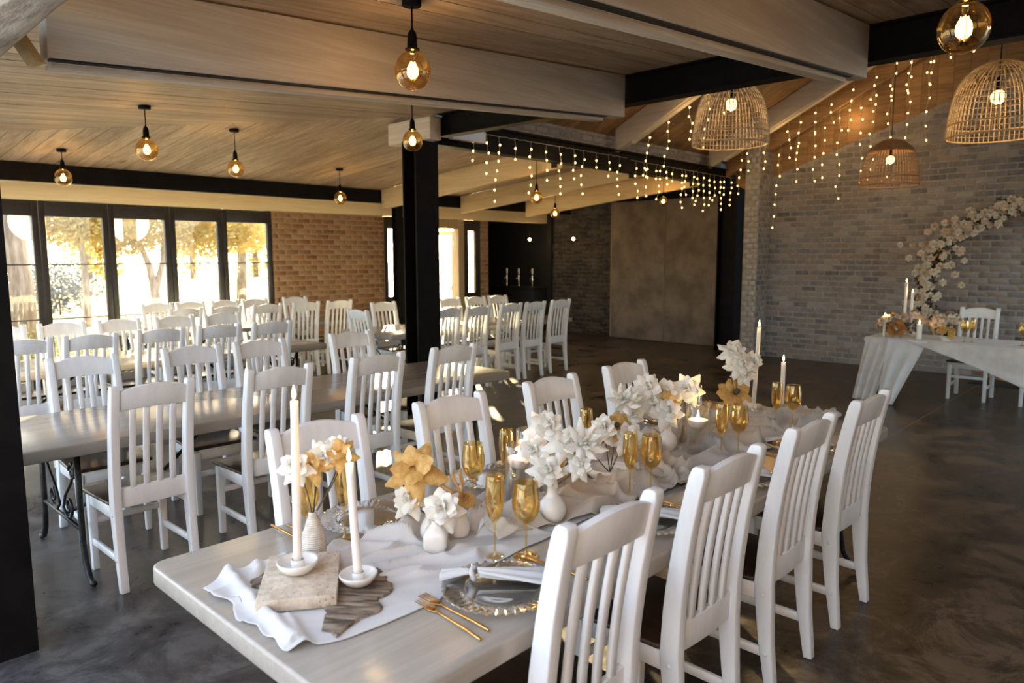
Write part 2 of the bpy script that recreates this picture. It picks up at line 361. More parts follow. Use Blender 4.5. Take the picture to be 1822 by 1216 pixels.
ceil = ceil.obj('ceiling', M['black'], fix=False); tag(ceil, kind='structure')
random.seed(3)
def plank(parent, pts, mat, name='ceiling_board', th=.02, g=.0035):
    # pts : 4 bottom corners ccw
    o = Vector(pts[0]); q = [Vector(p)-o for p in pts]; up = Vector((0, 0, th))
    me = MB().hexa([tuple(v) for v in q]+[tuple(v+up) for v in q]).mesh(name, mat)
    link(name, me, parent, o)
W = .185; y = -1.6
while y < 9.9:
    y0, y1 = y+.004, y+W-.004
    x0 = .4; a = 5.1 if y0 < YC else xhip(y0); bb = 5.1 if y1 < YC else xhip(y1)
    dz = random.uniform(0, .003)
    if min(a, bb) > x0+.15: plank(ceil, [(x0, y0, zN(x0)+dz), (a, y0, zN(a)+dz), (bb, y1, zN(bb)+dz), (x0, y1, zN(x0)+dz)], M['plank_x'])
    y += W
x = .4
while x < 12.6:
    x0, x1 = x+.004, x+W-.004
    a = max(yhip(x0), YC); bb = max(yhip(x1), YC); e = 11.0 if x < 10.5 else 11.0; dz = random.uniform(0, .003)
    if e-max(a, bb) > .15: plank(ceil, [(x0, a, zF(a)+dz), (x1, bb, zF(bb)+dz), (x1, e, zF(e)+dz), (x0, e, zF(e)+dz)], M['plank_y'])
    x += W
roof = MB()
for s in (1, -1): roof.hexa([(5.1, 0, zH(0)+.03), (12.2, 0, zH(0)+.03), (12.2, 6.3*s, zH(6.3)+.03), (5.1, 6.3*s, zH(6.3)+.03), (5.1, 0, zH(0)+.15), (12.2, 0, zH(0)+.15), (12.2, 6.3*s, zH(6.3)+.15), (5.1, 6.3*s, zH(6.3)+.15)])
roof = roof.obj('ceiling', M['black']); tag(roof, kind='structure')
x = 5.1
while x < 11.8:
    dz = random.uniform(0, .004); plank(roof, [(x+.003, 0, zH(0)+dz), (x+.182, 0, zH(0)+dz), (x+.182, 6.25, zH(6.25)+dz), (x+.003, 6.25, zH(6.25)+dz)], M['roof_y'], 'roof_board')
    x += .185
# gable walls that close the ends of the hall roof (west end open above the steel beam is boarded)
gw = MB().add([(5.16, 6.1, 3.42), (5.16, -6.1, 3.42), (5.16, 0, zH(0)), (5.22, 6.1, 3.42), (5.22, -6.1, 3.42), (5.22, 0, zH(0))], [(0, 1, 2), (3, 5, 4), (0, 3, 4, 1), (1, 4, 5, 2), (2, 5, 3, 0)])
tag(gw.obj('wall_west_gable', M['roof_y']), kind='structure')

# ------------------------------------------------------------------ bricks
BR = {}
def brickmeshes(mat):
    if mat.name in BR: return BR[mat.name]
    L = []; r = random.Random(9)
    for k in range(6):
        j = lambda s=.0025: r.uniform(-s, s)
        mb = MB(); mb.hexa([(x+j(.003), y, z+j()) if y > 0 else (x+j(.003), y+j(.002), z+j()) for z in (-.032, .032) for (x, y) in ((-.105, -.006), (.105, -.006), (.105, .05), (-.105, .05))])
        L.append(mb.mesh('brick', mat, bevel=.004, seg=1))
    BR[mat.name] = L; return L
def brickwall(parent, org, u, n, ulen, zmax, mat, umin=0, limit=300, z0=0, bl=.212, seed=1, eye=EYE, zvis=(0, 9)):
    """parent gets brick children; u = run direction, n = outward normal; brick faces proud of the mortar slab"""
    u = Vector(u); n = Vector(n); org = Vector(org); ms = brickmeshes(mat); r = random.Random(seed)
    ang = math.atan2(u.y, u.x)
    # local brick -Y is outward
    flip = 1 if Vector((u.y, -u.x, 0)).dot(n) > 0 else -1
    L = []; k = 0; z = z0+.043
    while True:
        s = umin + (-(bl+.022)/2 if k % 2 else 0)
        any_ = False
        while s < ulen:
            a, b = max(s, umin), min(s+bl, ulen)
            if b-a > .04:
                c = (a+b)/2; top = zmax(c)
                if z+.038 <= top:
                    any_ = True; p = org+u*c+Vector((0, 0, z)); L.append((p, (b-a)/.21, r.randrange(6), r.uniform(-.0025, .003)))
            s += bl+.022
        if not any_ and z > z0+1: break
        z += .086; k += 1
        if z > 9: break
    L.sort(key=lambda t: (t[0]-eye).length if zvis[0] <= t[0].z <= zvis[1] else 99)
    mbr = MB()
    for i, (p, sx, mi, d) in enumerate(L):
        q = p + n*d
        if i < limit:
            o = link('brick', ms[mi], parent, q, (0, 0, ang if flip > 0 else ang+PI), (sx, 1, 1))
        else:
            me = ms[mi]; R = Matrix.Translation(q) @ Matrix.Rotation(ang if flip > 0 else ang+PI, 4, 'Z') @ Matrix.Diagonal((sx, 1, 1, 1))
            mbr.add([R @ v.co for v in me.vertices], [tuple(f.vertices) for f in me.polygons])
    if mbr.v:
        o = mbr.obj('far_bricks', mat, parent, fix=False); o['kind'] = 'stuff'

# ------------------------------------------------------------------ east brick gable wall of the hall
XE = 11.8
def ztop_e(y): return 2.94 + .35*(5.3-y) if y > 0 else 2.94+.35*(5.3+y)
we = MB().add([(XE, 5.25, 0), (XE, 5.25, 2.97), (XE, 0, 4.79), (XE, -6, 2.7), (XE, -6, 0), (XE+.25, 5.25, 0), (XE+.25, 5.25, 2.97), (XE+.25, 0, 4.79), (XE+.25, -6, 2.7), (XE+.25, -6, 0)],
    [(0, 1, 2, 3, 4), (9, 8, 7, 6, 5), (0, 5, 6, 1), (1, 6, 7, 2), (2, 7, 8, 3), (3, 8, 9, 4), (4, 9, 5, 0)]).obj('wall_east', M['mortar_grey']); tag(we, kind='structure')
brickwall(we, (XE, 5.25, 0), (0, -1, 0), (-1, 0, 0), 4.6, lambda s: ztop_e(5.25-s), M['brick_grey'], seed=2)
# infill boards above the brick gable
gi = empty('wall_east_gable', (XE+.05, 0, 0), kind='structure'); yv = 5.9
while yv > 0.05:
    yn = yv-.2; A_, B_ = yv-.002, yn+.002; lo = lambda q: 2.9 if q > 5.25 else ztop_e(max(q, 0))
    la, lb = (2.9 if yv > 5.25 else ztop_e(yv)), ztop_e(max(yn, 0))
    g_ = MB().hexa([(0, A_, la), (0, B_, lb), (.035, B_, lb), (.035, A_, la), (0, A_, zH(A_)+.03), (0, B_, zH(B_)+.03), (.035, B_, zH(B_)+.03), (.035, A_, zH(A_)+.03)])
    g_.obj('gable_board', M['roof_y'], gi); yv = yn
tag(MB().add([(XE+.09, 5.9, 2.9), (XE+.09, 0, 4.7), (XE+.09, 0, zH(0)), (XE+.09, 5.9, zH(5.9))], [(0, 1, 2, 3)]).obj('wall_east_gable_backing', M['black'], fix=False), kind='structure')
# brick pier beside the steel post
pr = MB().box(11.36, 12.1, 5.25, 5.49, 0, 3.55).obj('wall_pier', M['mortar_grey']); tag(pr, kind='structure')
brickwall(pr, (11.36, 5.49, 0), (0, -1, 0), (-1, 0, 0), .24, lambda s: 3.5, M['brick_pale'], seed=5, bl=.10)
brickwall(pr, (11.36, 5.25, 0), (1, 0, 0), (0, -1, 0), .42, lambda s: 3.5, M['brick_grey'], seed=6, bl=.115)

# ------------------------------------------------------------------ north wall : windows, bricks, doors
YW = 10.9
def leaf_window(i, x0, x1):
    w0 = MB().box(x0, x0+.07, YW, YW+.07, 0, 2.42).box(x1-.07, x1, YW, YW+.07, 0, 2.42).box(x0+.07, x1-.07, YW, YW+.07, 2.22, 2.42).box(x0+.07, x1-.07, YW, YW+.07, 0, .14).obj('window_%d' % i, M['frame'], bevel=.004); tag(w0, kind='structure')
    MB().box(x0+.07, x1-.07, YW+.03, YW+.036, .14, 2.22).obj('pane', M['winglass'], w0)
    for z in (.88, 1.595): MB().box(x0+.07, x1-.07, YW+.01, YW+.06, z-.008, z+.008).obj('glazing_bar', M['frame'], w0)
    return w0
xs = [-1.42, -.6, .2, 1.02, 1.84, 2.655, 3.48, 4.30, 5.075, 5.89]
for i in range(len(xs)-1): leaf_window(i+1, xs[i]+.004, xs[i+1]-.004)
wn1 = MB().box(5.90, 8.10, YW+.01, YW+.22, 0, 2.5).obj('wall_north', M['mortar_red']); tag(wn1, kind='structure')
brickwall(wn1, (5.90, YW+.01, 0), (1, 0, 0), (0, -1, 0), 2.2, lambda s: 2.44, M['brick_red'], seed=7)
wn2 = MB().box(10.57, 10.80, YW+.01, YW+.22, 0, 2.5).obj('wall_north_pier', M['mortar_red']); tag(wn2, kind='structure')
brickwall(wn2, (10.57, YW+.01, 0), (1, 0, 0), (0, -1, 0), .23, lambda s: 2.44, M['brick_red'], seed=8)
# timber header above the glazing
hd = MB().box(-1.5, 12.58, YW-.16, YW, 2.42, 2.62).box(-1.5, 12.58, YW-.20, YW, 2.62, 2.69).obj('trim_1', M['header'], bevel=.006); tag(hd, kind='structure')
# door wall : sidelight, doorway, folded leaf, sidelight
def slit_panel(nm, x0, x1, sx0, sx1, z0=.95, z1=2.2):
    p = MB().box(x0, sx0, YW, YW+.05, 0, 2.42).box(sx1, x1, YW, YW+.05, 0, 2.42).box(sx0, sx1, YW, YW+.05, 0, z0).box(sx0, sx1, YW, YW+.05, z1, 2.42).obj(nm, M['frame']); tag(p, kind='structure')
    MB().box(sx0, sx1, YW+.02, YW+.026, z0, z1).obj('pane', M['winglass'], p); return p
slit_panel('door_1', 8.11, 8.62, 8.19, 8.36)
slit_panel('door_2', 10.10, 10.56, 10.22, 10.42)
df = MB().box(8.64, 8.76, YW-.03, YW+.12, 0, 2.42).box(9.92, 10.08, YW-.03, YW+.12, 0, 2.42).box(8.76, 9.92, YW-.03, YW+.12, 2.24, 2.42).obj('door_3', M['doorframe'], bevel=.005); tag(df, kind='structure')
lf = MB().box(9.95, 9.99, YW+.14, YW+.22, .02, 2.2).box(9.95, 9.99, YW+.87, YW+.95, .02, 2.2).box(9.95, 9.99, YW+.22, YW+.87, 2.12, 2.2).box(9.95, 9.99, YW+.22, YW+.87, .02, .25).obj('door_leaf', M['doorframe'], df, bevel=.004)
MB().box(9.965, 9.97, YW+.22, YW+.87, .25, 2.12).obj('pane', M['winglass'], df)
MB().box(9.925, 9.94, YW+.2, YW+.28, 1.0, 1.1).obj('door_handle', M['chrome'], lf)
MB().box(9.93, 9.99, YW+.12, YW+.14, 1.90, 2.0).obj('door_closer', M['chrome'], df)

# ------------------------------------------------------------------ dark bar corner (east) and concrete sliding panels
wd = MB().box(12.58, 12.8, 8.86, 13.2, 0, 2.9).obj('wall_east_bar', M['mortar_dark']); tag(wd, kind='structure')
brickwall(wd, (12.58, 8.86, 0), (0, 1, 0), (-1, 0, 0), 1.75, lambda s: 2.6, M['brick_dark'], seed=11)
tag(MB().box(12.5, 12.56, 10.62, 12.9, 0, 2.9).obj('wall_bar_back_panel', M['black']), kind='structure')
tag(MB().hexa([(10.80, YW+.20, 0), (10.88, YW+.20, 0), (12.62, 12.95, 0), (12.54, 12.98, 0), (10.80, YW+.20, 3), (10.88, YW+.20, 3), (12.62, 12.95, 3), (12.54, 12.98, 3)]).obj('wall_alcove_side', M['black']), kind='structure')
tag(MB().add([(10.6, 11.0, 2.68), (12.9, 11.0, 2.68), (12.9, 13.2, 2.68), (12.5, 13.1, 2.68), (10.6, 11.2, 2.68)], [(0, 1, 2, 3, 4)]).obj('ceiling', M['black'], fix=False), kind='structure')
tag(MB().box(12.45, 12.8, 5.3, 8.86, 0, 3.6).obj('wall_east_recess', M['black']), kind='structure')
bc = MB().box(12.02, 12.49, 10.75, 12.2, 0, .96).obj('bar_counter', M['black'], bevel=.01); tag(bc, 'black bar counter in the dark corner under three chrome taps', 'counter')
MB().box(11.98, 12.49, 10.70, 12.25, .96, 1.0).obj('counter_top', M['black'], bc, bevel=.006)
prev = None
for k, yy in enumerate((11.80, 11.42, 11.0)):
    t = empty('beer_tap', (12.3, yy, 1.0), 0, 'chrome beer tap on the black bar, %s' % ('leftmost of the three' if k == 0 else 'middle one of the three' if k == 1 else 'rightmost of the three'), 'tap', 'beer taps on the bar')
    MB().lathe([(.035, 0), (.035, .01), (.02, .02), (.02, .2), (.026, .24), (.018, .27)], 12, cap=True).obj('column', M['chrome'], t)
    MB().tube([(0, 0, .19), (-.07, 0, .2), (-.09, 0, .15)], .008, 6).obj('spout', M['chrome'], t)
    MB().lathe([(.008, .27), (.022, .31), (.024, .38), (.014, .41), (.001, .415)], 10).obj('handle', M['ceramic'], t)
for k, (y0, y1) in enumerate(((6.28, 7.56), (7.575, 8.85))):
    o = MB().box(12.33, 12.40, y0, y1, .01, 2.78).obj('sliding_panel', M['panel'], bevel=.004)
    tag(o, ['raw concrete sliding door panel beside the black steel post', 'raw concrete sliding door panel next to the dark brick corner'][k], 'sliding panel', 'concrete sliding panels')
    MB().box(12.322, 12.33, (y1-.03) if k else (y1-.012), y1, .01, 2.78).obj('edge_strip', M['panel_edge'], o)
    MB().box(12.322, 12.33, y0, y0+.012, .01, 2.78).obj('edge_strip', M['panel_edge'], o)
tag(MB().box(12.25, 12.44, 6.05, 12.5, 2.80, 2.86).obj('trim_2', M['steel']), kind='structure')
# clerestory infill strip above the long steel beam
wc = MB().box(5.2, 11.8, 6.16, 6.26, 3.15, 3.62).obj('wall_clerestory', M['mortar_grey']); tag(wc, kind='structure')
brickwall(wc, (5.2, 6.16, 0), (1, 0, 0), (0, -1, 0), 6.6, lambda s: 3.6, M['brick_pale'], seed=12, z0=3.15)

# ------------------------------------------------------------------ steel frame
def ibeam_x(x0, x1, yc, z0, z1, fw=.15, t=.014):
    return MB().box(x0, x1, yc-fw/2, yc+fw/2, z0, z0+t).box(x0, x1, yc-fw/2, yc+fw/2, z1-t, z1).box(x0, x1, yc-.006, yc+.006, z0+t, z1-t)
def ibeam_y(y0, y1, xc, z0, z1, fw=.15, t=.014):
    return MB().box(xc-fw/2, xc+fw/2, y0, y1, z0, z0+t).box(xc-fw/2, xc+fw/2, y0, y1, z1-t, z1).box(xc-.006, xc+.006, y0, y1, z0+t, z1-t)
tag(ibeam_y(-1.7, 5.80, 5.09, 2.92, 3.15, .13).obj('steel_beam', M['steel']), 'black steel beam the pale timber beams butt into, leading to the centre post', 'beam')
tag(ibeam_x(5.17, 11.86, 6.02, 2.87, 3.15, .14).obj('steel_beam', M['steel']), 'black steel beam from the centre post to the far right post, hung with fairy lights', 'beam')
tag(MB().box(-.5, 12.3, 9.90, 10.0, 2.57, 2.775).obj('steel_beam', M['steel']), 'long black steel beam in front of the cream header over the windows', 'beam')
def column(x0, x1, y0, y1, h, label, alongx=True, t=.02):
    mb = MB()
    mb.box(x0, x1, y0, y0+t, 0, h).box(x0, x1, y1-t, y1, 0, h).box((x0+x1)/2-.012, (x0+x1)/2+.012, y0+t, y1-t, 0, h)
    return tag(mb.obj('steel_post', M['steel']), label, 'post')
column(4.765, 5.065, 5.85, 6.07, 2.87, 'tall black steel post in the middle of the room')
column(11.88, 12.14, 5.88, 6.24, 2.87, 'black steel post between the concrete panels and the brick pier')
column(.46, .735, 3.53, 3.80, 2.40, 'black steel post at the left edge of the photo')
column(7.76, 7.88, 10.04, 10.2, 2.56, 'black steel post far behind, left of the middle post')

# ------------------------------------------------------------------ timber beams
def nbeam(y, x0, x1, h=.325, wd=.11):
    z = lambda x, d: zN(x)-d
    mb = MB().hexa([(x0, y, z(x0, h+.012)), (x1, y, z(x1, h+.012)), (x1, y+wd, z(x1, h+.012)), (x0, y+wd, z(x0, h+.012)), (x0, y, z(x0, .012)), (x1, y, z(x1, .012)), (x1, y+wd, z(x1, .012)), (x0, y+wd, z(x0, .012))])
    o = mb.obj('timber_beam', M['beam_x'], bevel=.006)
    a, b = x0+.02, x1-.22; d = h+.012
    t = MB().hexa([(a, y+.05, z(a, d+.034)), (b, y+.05, z(b, d+.034)), (b, y+wd+.02, z(b, d+.034)), (a, y+wd+.02, z(a, d+.034)), (a, y+.05, z(a, d+.012)), (b, y+.05, z(b, d+.012)), (b, y+wd+.02, z(b, d+.012)), (a, y+wd+.02, z(a, d+.012))])
    t.hexa([(a, y+.05, z(a, d+.012)), (b, y+.05, z(b, d+.012)), (b, y+wd-.01, z(b, d+.012)), (a, y+wd-.01, z(a, d+.012)), (a, y+.05, z(a, d-.002)), (b, y+.05, z(b, d-.002)), (b, y+wd-.01, z(b, d-.002)), (a, y+wd-.01, z(a, d-.002))])
    t.obj('light_track', M['beam_x'], o, bevel=.002)
    MB().hexa([(a-.01, y+.012, z(a, d+.009)), (b, y+.012, z(b, d+.009)), (b, y+.049, z(b, d+.009)), (a-.01, y+.049, z(a, d+.009)), (a-.01, y+.012, z(a, d-.004)), (b, y+.012, z(b, d-.004)), (b, y+.049, z(b, d-.004)), (a-.01, y+.049, z(a, d-.004))]).obj('groove_shade_strip', M['black'], o)  # solid black strip standing in for the shade inside the groove
    return o
b1 = tag(nbeam(3.46, .92, 4.985), 'whitewashed timber beam crossing the upper left ceiling', 'beam')
tag(nbeam(1.62, .92, 4.985), 'whitewashed timber beam at the top right of the photo with a slotted underside', 'beam')
MB().hexa([(.87, 3.44, 2.475), (.905, 3.44, 2.475), (.905, 3.56, 2.475), (.87, 3.56, 2.475), (.80, 3.44, 2.59), (.835, 3.44, 2.59), (.835, 3.56, 2.59), (.80, 3.56, 2.59)]).obj('end_block', M['bracket'], b1, bevel=.003)
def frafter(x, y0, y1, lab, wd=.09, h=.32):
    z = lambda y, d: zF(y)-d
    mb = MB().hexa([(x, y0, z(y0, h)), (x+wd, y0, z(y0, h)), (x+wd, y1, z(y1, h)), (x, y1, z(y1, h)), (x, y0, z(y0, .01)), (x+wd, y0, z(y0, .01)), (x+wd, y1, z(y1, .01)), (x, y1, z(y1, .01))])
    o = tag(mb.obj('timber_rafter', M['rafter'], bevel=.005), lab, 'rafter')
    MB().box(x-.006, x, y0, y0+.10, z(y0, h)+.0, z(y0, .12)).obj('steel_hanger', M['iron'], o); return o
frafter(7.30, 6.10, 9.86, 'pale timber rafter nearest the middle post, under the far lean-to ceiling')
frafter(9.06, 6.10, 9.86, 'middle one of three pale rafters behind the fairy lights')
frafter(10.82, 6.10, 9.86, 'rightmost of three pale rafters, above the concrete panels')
tag(MB().box(4.865, 5.015, 5.74, 6.43, 2.875, 3.10).obj('timber_stub', M['beam_y'], bevel=.008), 'short pale timber stub on top of the middle post', 'beam')
tag(MB().box(5.30, 5.78, 5.86, 5.945, 2.94, 3.06).obj('timber_stub', M['white'], bevel=.006), 'short white timber stub right of the middle post under the steel beam', 'beam')
def hrafter(x, lab, wd=.10, mat='beam_y', y1=0.0, y0=6.0, h=.32):
    z = lambda y, d: zH(y)-d
    e = 6.25
    mb = MB().hexa([(x, y1, z(y1, h)), (x+wd, y1, z(y1, h)), (x+wd, y0, z(y0, h)+.0), (x, y0, z(y0, h)), (x, y1, z(y1, .01)), (x+wd, y1, z(y1, .01)), (x+wd, y0, z(y0, .01)), (x, y0, z(y0, .01))])
    o = tag(mb.obj('timber_rafter', M[mat], bevel=.005), lab, 'rafter')
    MB().hexa([(x-.0+wd*.3, y1, z(y1, h+.03)), (x+wd+.015, y1, z(y1, h+.03)), (x+wd+.015, y0-.25, z(y0-.25, h+.03)), (x+wd*.3, y0-.25, z(y0-.25, h+.03)), (x+wd*.3, y1, z(y1, h)), (x+wd+.015, y1, z(y1, h)), (x+wd+.015, y0-.25, z(y0-.25, h)), (x+wd*.3, y0-.25, z(y0-.25, h))]).obj('light_track', M[mat], o)
    return o
hrafter(5.85, 'whitewashed sloping rafter behind the near steel beam, closest to the middle post')
hrafter(8.42, 'whitewashed sloping rafter left of the pale basket pendant')
hrafter(11.05, 'whitewashed sloping rafter running up behind the pale basket pendant')
hrafter(11.66, 'brown sloping rafter against the brick gable wall', mat='roof_y', wd=.12, h=.42)
lg = MB().tube([(.60, 4.2, 2.535), (.60, 3.4, 2.53), (.605, 2.6, 2.545), (.60, 1.6, 2.535), (.60, .2, 2.545), (.60, -1.5, 2.535)], [.150, .155, .15, .16, .155, .15], 20)
tag(lg.obj('log_beam', M['log']), 'rough whitewashed log beam in the top left corner', 'beam')

# ------------------------------------------------------------------ walls and paving outside the frame
pv = tag(MB().box(-14, -.62, -12, 11.0, -.16, -.02).obj('bounce_paving', M['bounce_paving']), kind='structure')  # unseen pale ground, added to bounce light up under the ceiling
tag(MB().box(-6, 5.2, -2.4, -2.2, 0, 3.3).obj('wall_south_unseen', M['mortar_red']), kind='structure')  # unseen wall behind the camera, added to cut light from the south
tag(MB().box(12.12, 12.9, 6.2, 6.35, 2.7, 3.7).obj('wall_north_hall_end', M['black']), kind='structure')
# ------------------------------------------------------------------ chairs
def curve_y(z):      # back-post centre line (y) against height
    P = [(0, -.235), (.22, -.205), (.44, -.19), (.62, -.198), (.80, -.222), (.95, -.25), (1.07, -.278)]
    for (z0, y0), (z1, y1) in zip(P, P[1:]):
        if z <= z1: t = (z-z0)/(z1-z0); return y0+(y1-y0)*t
    return P[-1][1]
HW = .205
def strip(x0f, x1f, dpt, zs, off=0):
    mb = MB(); n = len(zs); vs = []
    for z in zs:
        c = curve_y(z)+off; x0, x1 = x0f(z), x1f(z); d = dpt(z)/2
        vs += [(x0, c-d, z), (x1, c-d, z), (x1, c+d, z), (x0, c+d, z)]
    fs = [(3, 2, 1, 0), tuple(4*(n-1)+i for i in range(4))]
    for i in range(n-1):
        for k in range(4): fs.append((i*4+k, i*4+(k+1) % 4, (i+1)*4+(k+1) % 4, (i+1)*4+k))
    return mb.add(vs, fs, True)
def chair_parts():
    P = []
    zs = [0, .1, .2, .3, .38, .44, .5, .58, .66, .74, .82, .9, .98, 1.04, 1.062, 1.07]
    for s in (-1, 1):
        xo = s*HW; xi = s*(HW-.042)
        dp = lambda z: (.036+.034*min(1, z/.42) if z < .42 else .070-.018*(z-.42)/.65) * (1 if z < 1.05 else (.82 if z < 1.065 else .5))
        P.append(('rear_leg', strip(lambda z: min(xo, xi), lambda z: max(xo, xi), dp, zs).mesh('rear_leg', M['white'], bevel=.005), None))
    for s in (-1, 1):
        P.append(('front_leg', MB().add(*taper(s*.183, .185, .0, .425, .034, .042)).mesh('front_leg', M['white'], bevel=.004), None))
    # crest rail : arched top and bottom, curved backwards
    def arch(x): return 1-(x/.165)**2
    nx = 14; vs = []; fs = []
    for i in range(nx+1):
        x = -.167+.334*i/nx; a = max(0, arch(x)); zt = 1.036+.032*a; zb = .938+.008*a
        yb = -.016*a
        for (z, dy) in ((zb, -.014), (zt, -.014), (zt, .014), (zb, .014)): vs.append((x, curve_y(z)+dy+yb, z))
    for i in range(nx):
        for k in range(4): fs.append((i*4+k, i*4+(k+1) % 4, (i+1)*4+(k+1) % 4, (i+1)*4+k))
    fs += [(0, 1, 2, 3), tuple(nx*4+k for k in (3, 2, 1, 0))]
    P.append(('crest_rail', MB().add(vs, fs, True).mesh('crest_rail', M['white'], bevel=.005), None))
    def railb(x): return -.010*(1-(x/.165)**2)
    mb = MB()
    vs = []; fs = []
    for i in range(9):
        x = -.166+.332*i/8; yb = railb(x)
        for (z, dy) in ((.430, -.011), (.535, -.011), (.535, .011), (.430, .011)): vs.append((x, curve_y(z)+dy+yb, z))
    for i in range(8):
        for k in range(4): fs.append((i*4+k, i*4+(k+1) % 4, (i+1)*4+(k+1) % 4, (i+1)*4+k))
    fs += [(0, 1, 2, 3), tuple(32+k for k in (3, 2, 1, 0))]
    P.append(('lower_back_rail', MB().add(vs, fs, True).mesh('lower_back_rail', M['white'], bevel=.004), None))
    for x in (-.099, -.033, .033, .099):
        zz = [.53, .6, .68, .76, .84, .90, .95]
        P.append(('slat', strip(lambda z: x-.0145, lambda z: x+.0145, lambda z: .018, zz, -.011).mesh('slat', M['white'], bevel=.003, seg=1), None))
    seat = MB(); N_ = 10
    seat.add([(-.205, -.155, .44), (.205, -.155, .44), (.222, .215, .44), (-.222, .215, .44), (-.205, -.155, .462), (.205, -.155, .462), (.222, .215, .462), (-.222, .215, .462)], [(3, 2, 1, 0), (4, 5, 6, 7), (0, 1, 5, 4), (1, 2, 6, 5), (2, 3, 7, 6), (3, 0, 4, 7)])
    P.append(('seat', seat.mesh('seat', M['seat'], bevel=.009, seg=3), None))
    ap = MB().box(-.165, .165, .178, .198, .37, .438).box(-.196, -.176, -.165, .17, .37, .438).box(.176, .196, -.165, .17, .37, .438)
    P.append(('apron', ap.mesh('apron', M['white'], bevel=.003, seg=1), None))
    for s in (-1, 1):
        P.append(('side_stretcher', MB().hexa([(s*.186-.009, -.205, .145), (s*.186+.009, -.205, .145), (s*.186+.009, .175, .145), (s*.186-.009, .175, .145), (s*.186-.009, -.205, .182), (s*.186+.009, -.205, .182), (s*.186+.009, .175, .182), (s*.186-.009, .175, .182)]).mesh('side_stretcher', M['white'], bevel=.003, seg=1), None))
    P.append(('front_stretcher', MB().box(-.168, .168, .178, .194, .255, .29).mesh('front_stretcher', M['white'], bevel=.003, seg=1), None))
    cap = MB().lathe([(.0085, 0), (.0085, .002), (.006, .004), (.0008, .0045)], 10, cap=True).mesh('screw_cap', M['white'])
    for s in (-1, 1):
        for z in (.40, .165): P.append(('screw_cap', cap, ((s*(HW), curve_y(z), z), (0, s*PI/2, 0))))
        P.append(('screw_cap', cap, ((s*(HW-.02), curve_y(.46)-.029, .46), (PI/2, 0, 0))))
    return P
def taper(x, y, z0, z1, a, b):
    a /= 2; b /= 2
    v = [(x-a, y-a, z0), (x+a, y-a, z0), (x+a, y+a, z0), (x-a, y+a, z0), (x-b, y-b, z1), (x+b, y-b, z1), (x+b, y+b, z1), (x-b, y+b, z1)]
    return v, [(3, 2, 1, 0), (4, 5, 6, 7), (0, 1, 5, 4), (1, 2, 6, 5), (2, 3, 7, 6), (3, 0, 4, 7)]
CP = chair_parts()
proto = None; pk = None
def chair(x, y, rz, label, group, tilt=0):
    """x,y = floor point under the centre of the crest rail; rz = facing (0 = +Y)"""
    global proto, pk
    d = Vector((-math.sin(rz), math.cos(rz)))*.275
    if proto is None:
        proto = empty('dining_chair', (0, 0, 0))
        for n, me, tr in CP:
            o = link(n, me, proto)
            if tr: o.location, o.rotation_euler = tr
        pk = children(proto); c = proto
    else: c = copy_tree(proto, pk)
    c.location = (x+d.x, y+d.y, 0); c.rotation_euler = (0, 0, rz)
    tag(c, label, 'chair', group); return c
ORD = ['first', 'second', 'third', 'fourth', 'fifth', 'sixth', 'seventh']
r0 = random.Random(4)
def row(xs, y, rz, lab, group, jit=.012):
    for i, x in enumerate(xs):
        yy = y[i] if hasattr(y, '__len__') else y
        chair(x, yy, rz+r0.uniform(-.03, .03), 'white slatted chair, %s from left %s' % (ORD[i], lab), group)
row([1.465, 2.11, 2.785, 3.48], 1.035, 0, 'on near side of set wedding table', 'chairs on the near side of the set table')
row([1.46, 2.14, 2.84, 3.54], [2.415, 2.41, 2.41, 2.43], PI, 'on far side of set wedding table', 'chairs on the far side of the set table')
row([1.37, 2.07, 2.76, 3.42], 3.80, 0, 'on near side of bare middle table', 'chairs on the near side of the bare middle table')
row([1.43, 2.12, 2.63, 3.44], 5.125, PI, 'on far side of bare middle table', 'chairs on the far side of the bare middle table')
row([1.42, 1.90, 2.48, 2.99, 3.50], [6.55, 6.55, 6.62, 6.58, 6.54], 0, 'on near side of third table row', 'chairs on the near side of the third table')
row([1.55, 2.05, 2.56, 3.11, 3.63], 7.92, PI, 'on far side of third table row', 'chairs on the far side of the third table')
row([3.68, 4.19, 4.76, 5.34, 5.88], 9.0, 0, 'on near side of table by windows', 'chairs on the near side of the window table')
row([3.81, 4.25, 4.75, 5.21, 5.88], 10.25, PI, 'on far side of table by windows', 'chairs on the far side of the window table')
row([5.92, 6.36, 7.03, 7.51, 8.12], [6.66, 6.6, 6.66, 6.65, 6.70], 0, 'near side of table behind the post', 'chairs on the near side of the table behind the post')
row([6.02, 6.75, 7.24, 7.78, 8.27], 8.15, PI, 'far side of table behind the post', 'chairs on the far side of the table behind the post')
ec = chair(4.98, 7.25, -PI/2, 'white slatted chair leaning at the left end of the table behind the post', None)
chair(10.18, 1.87, PI/2, 'white slatted chair behind the bridal table below the floral arch', 'chairs behind the bridal table')
chair(10.18, 1.15, PI/2, 'white slatted chair behind the bridal table, at the right edge of the photo', 'chairs behind the bridal table')

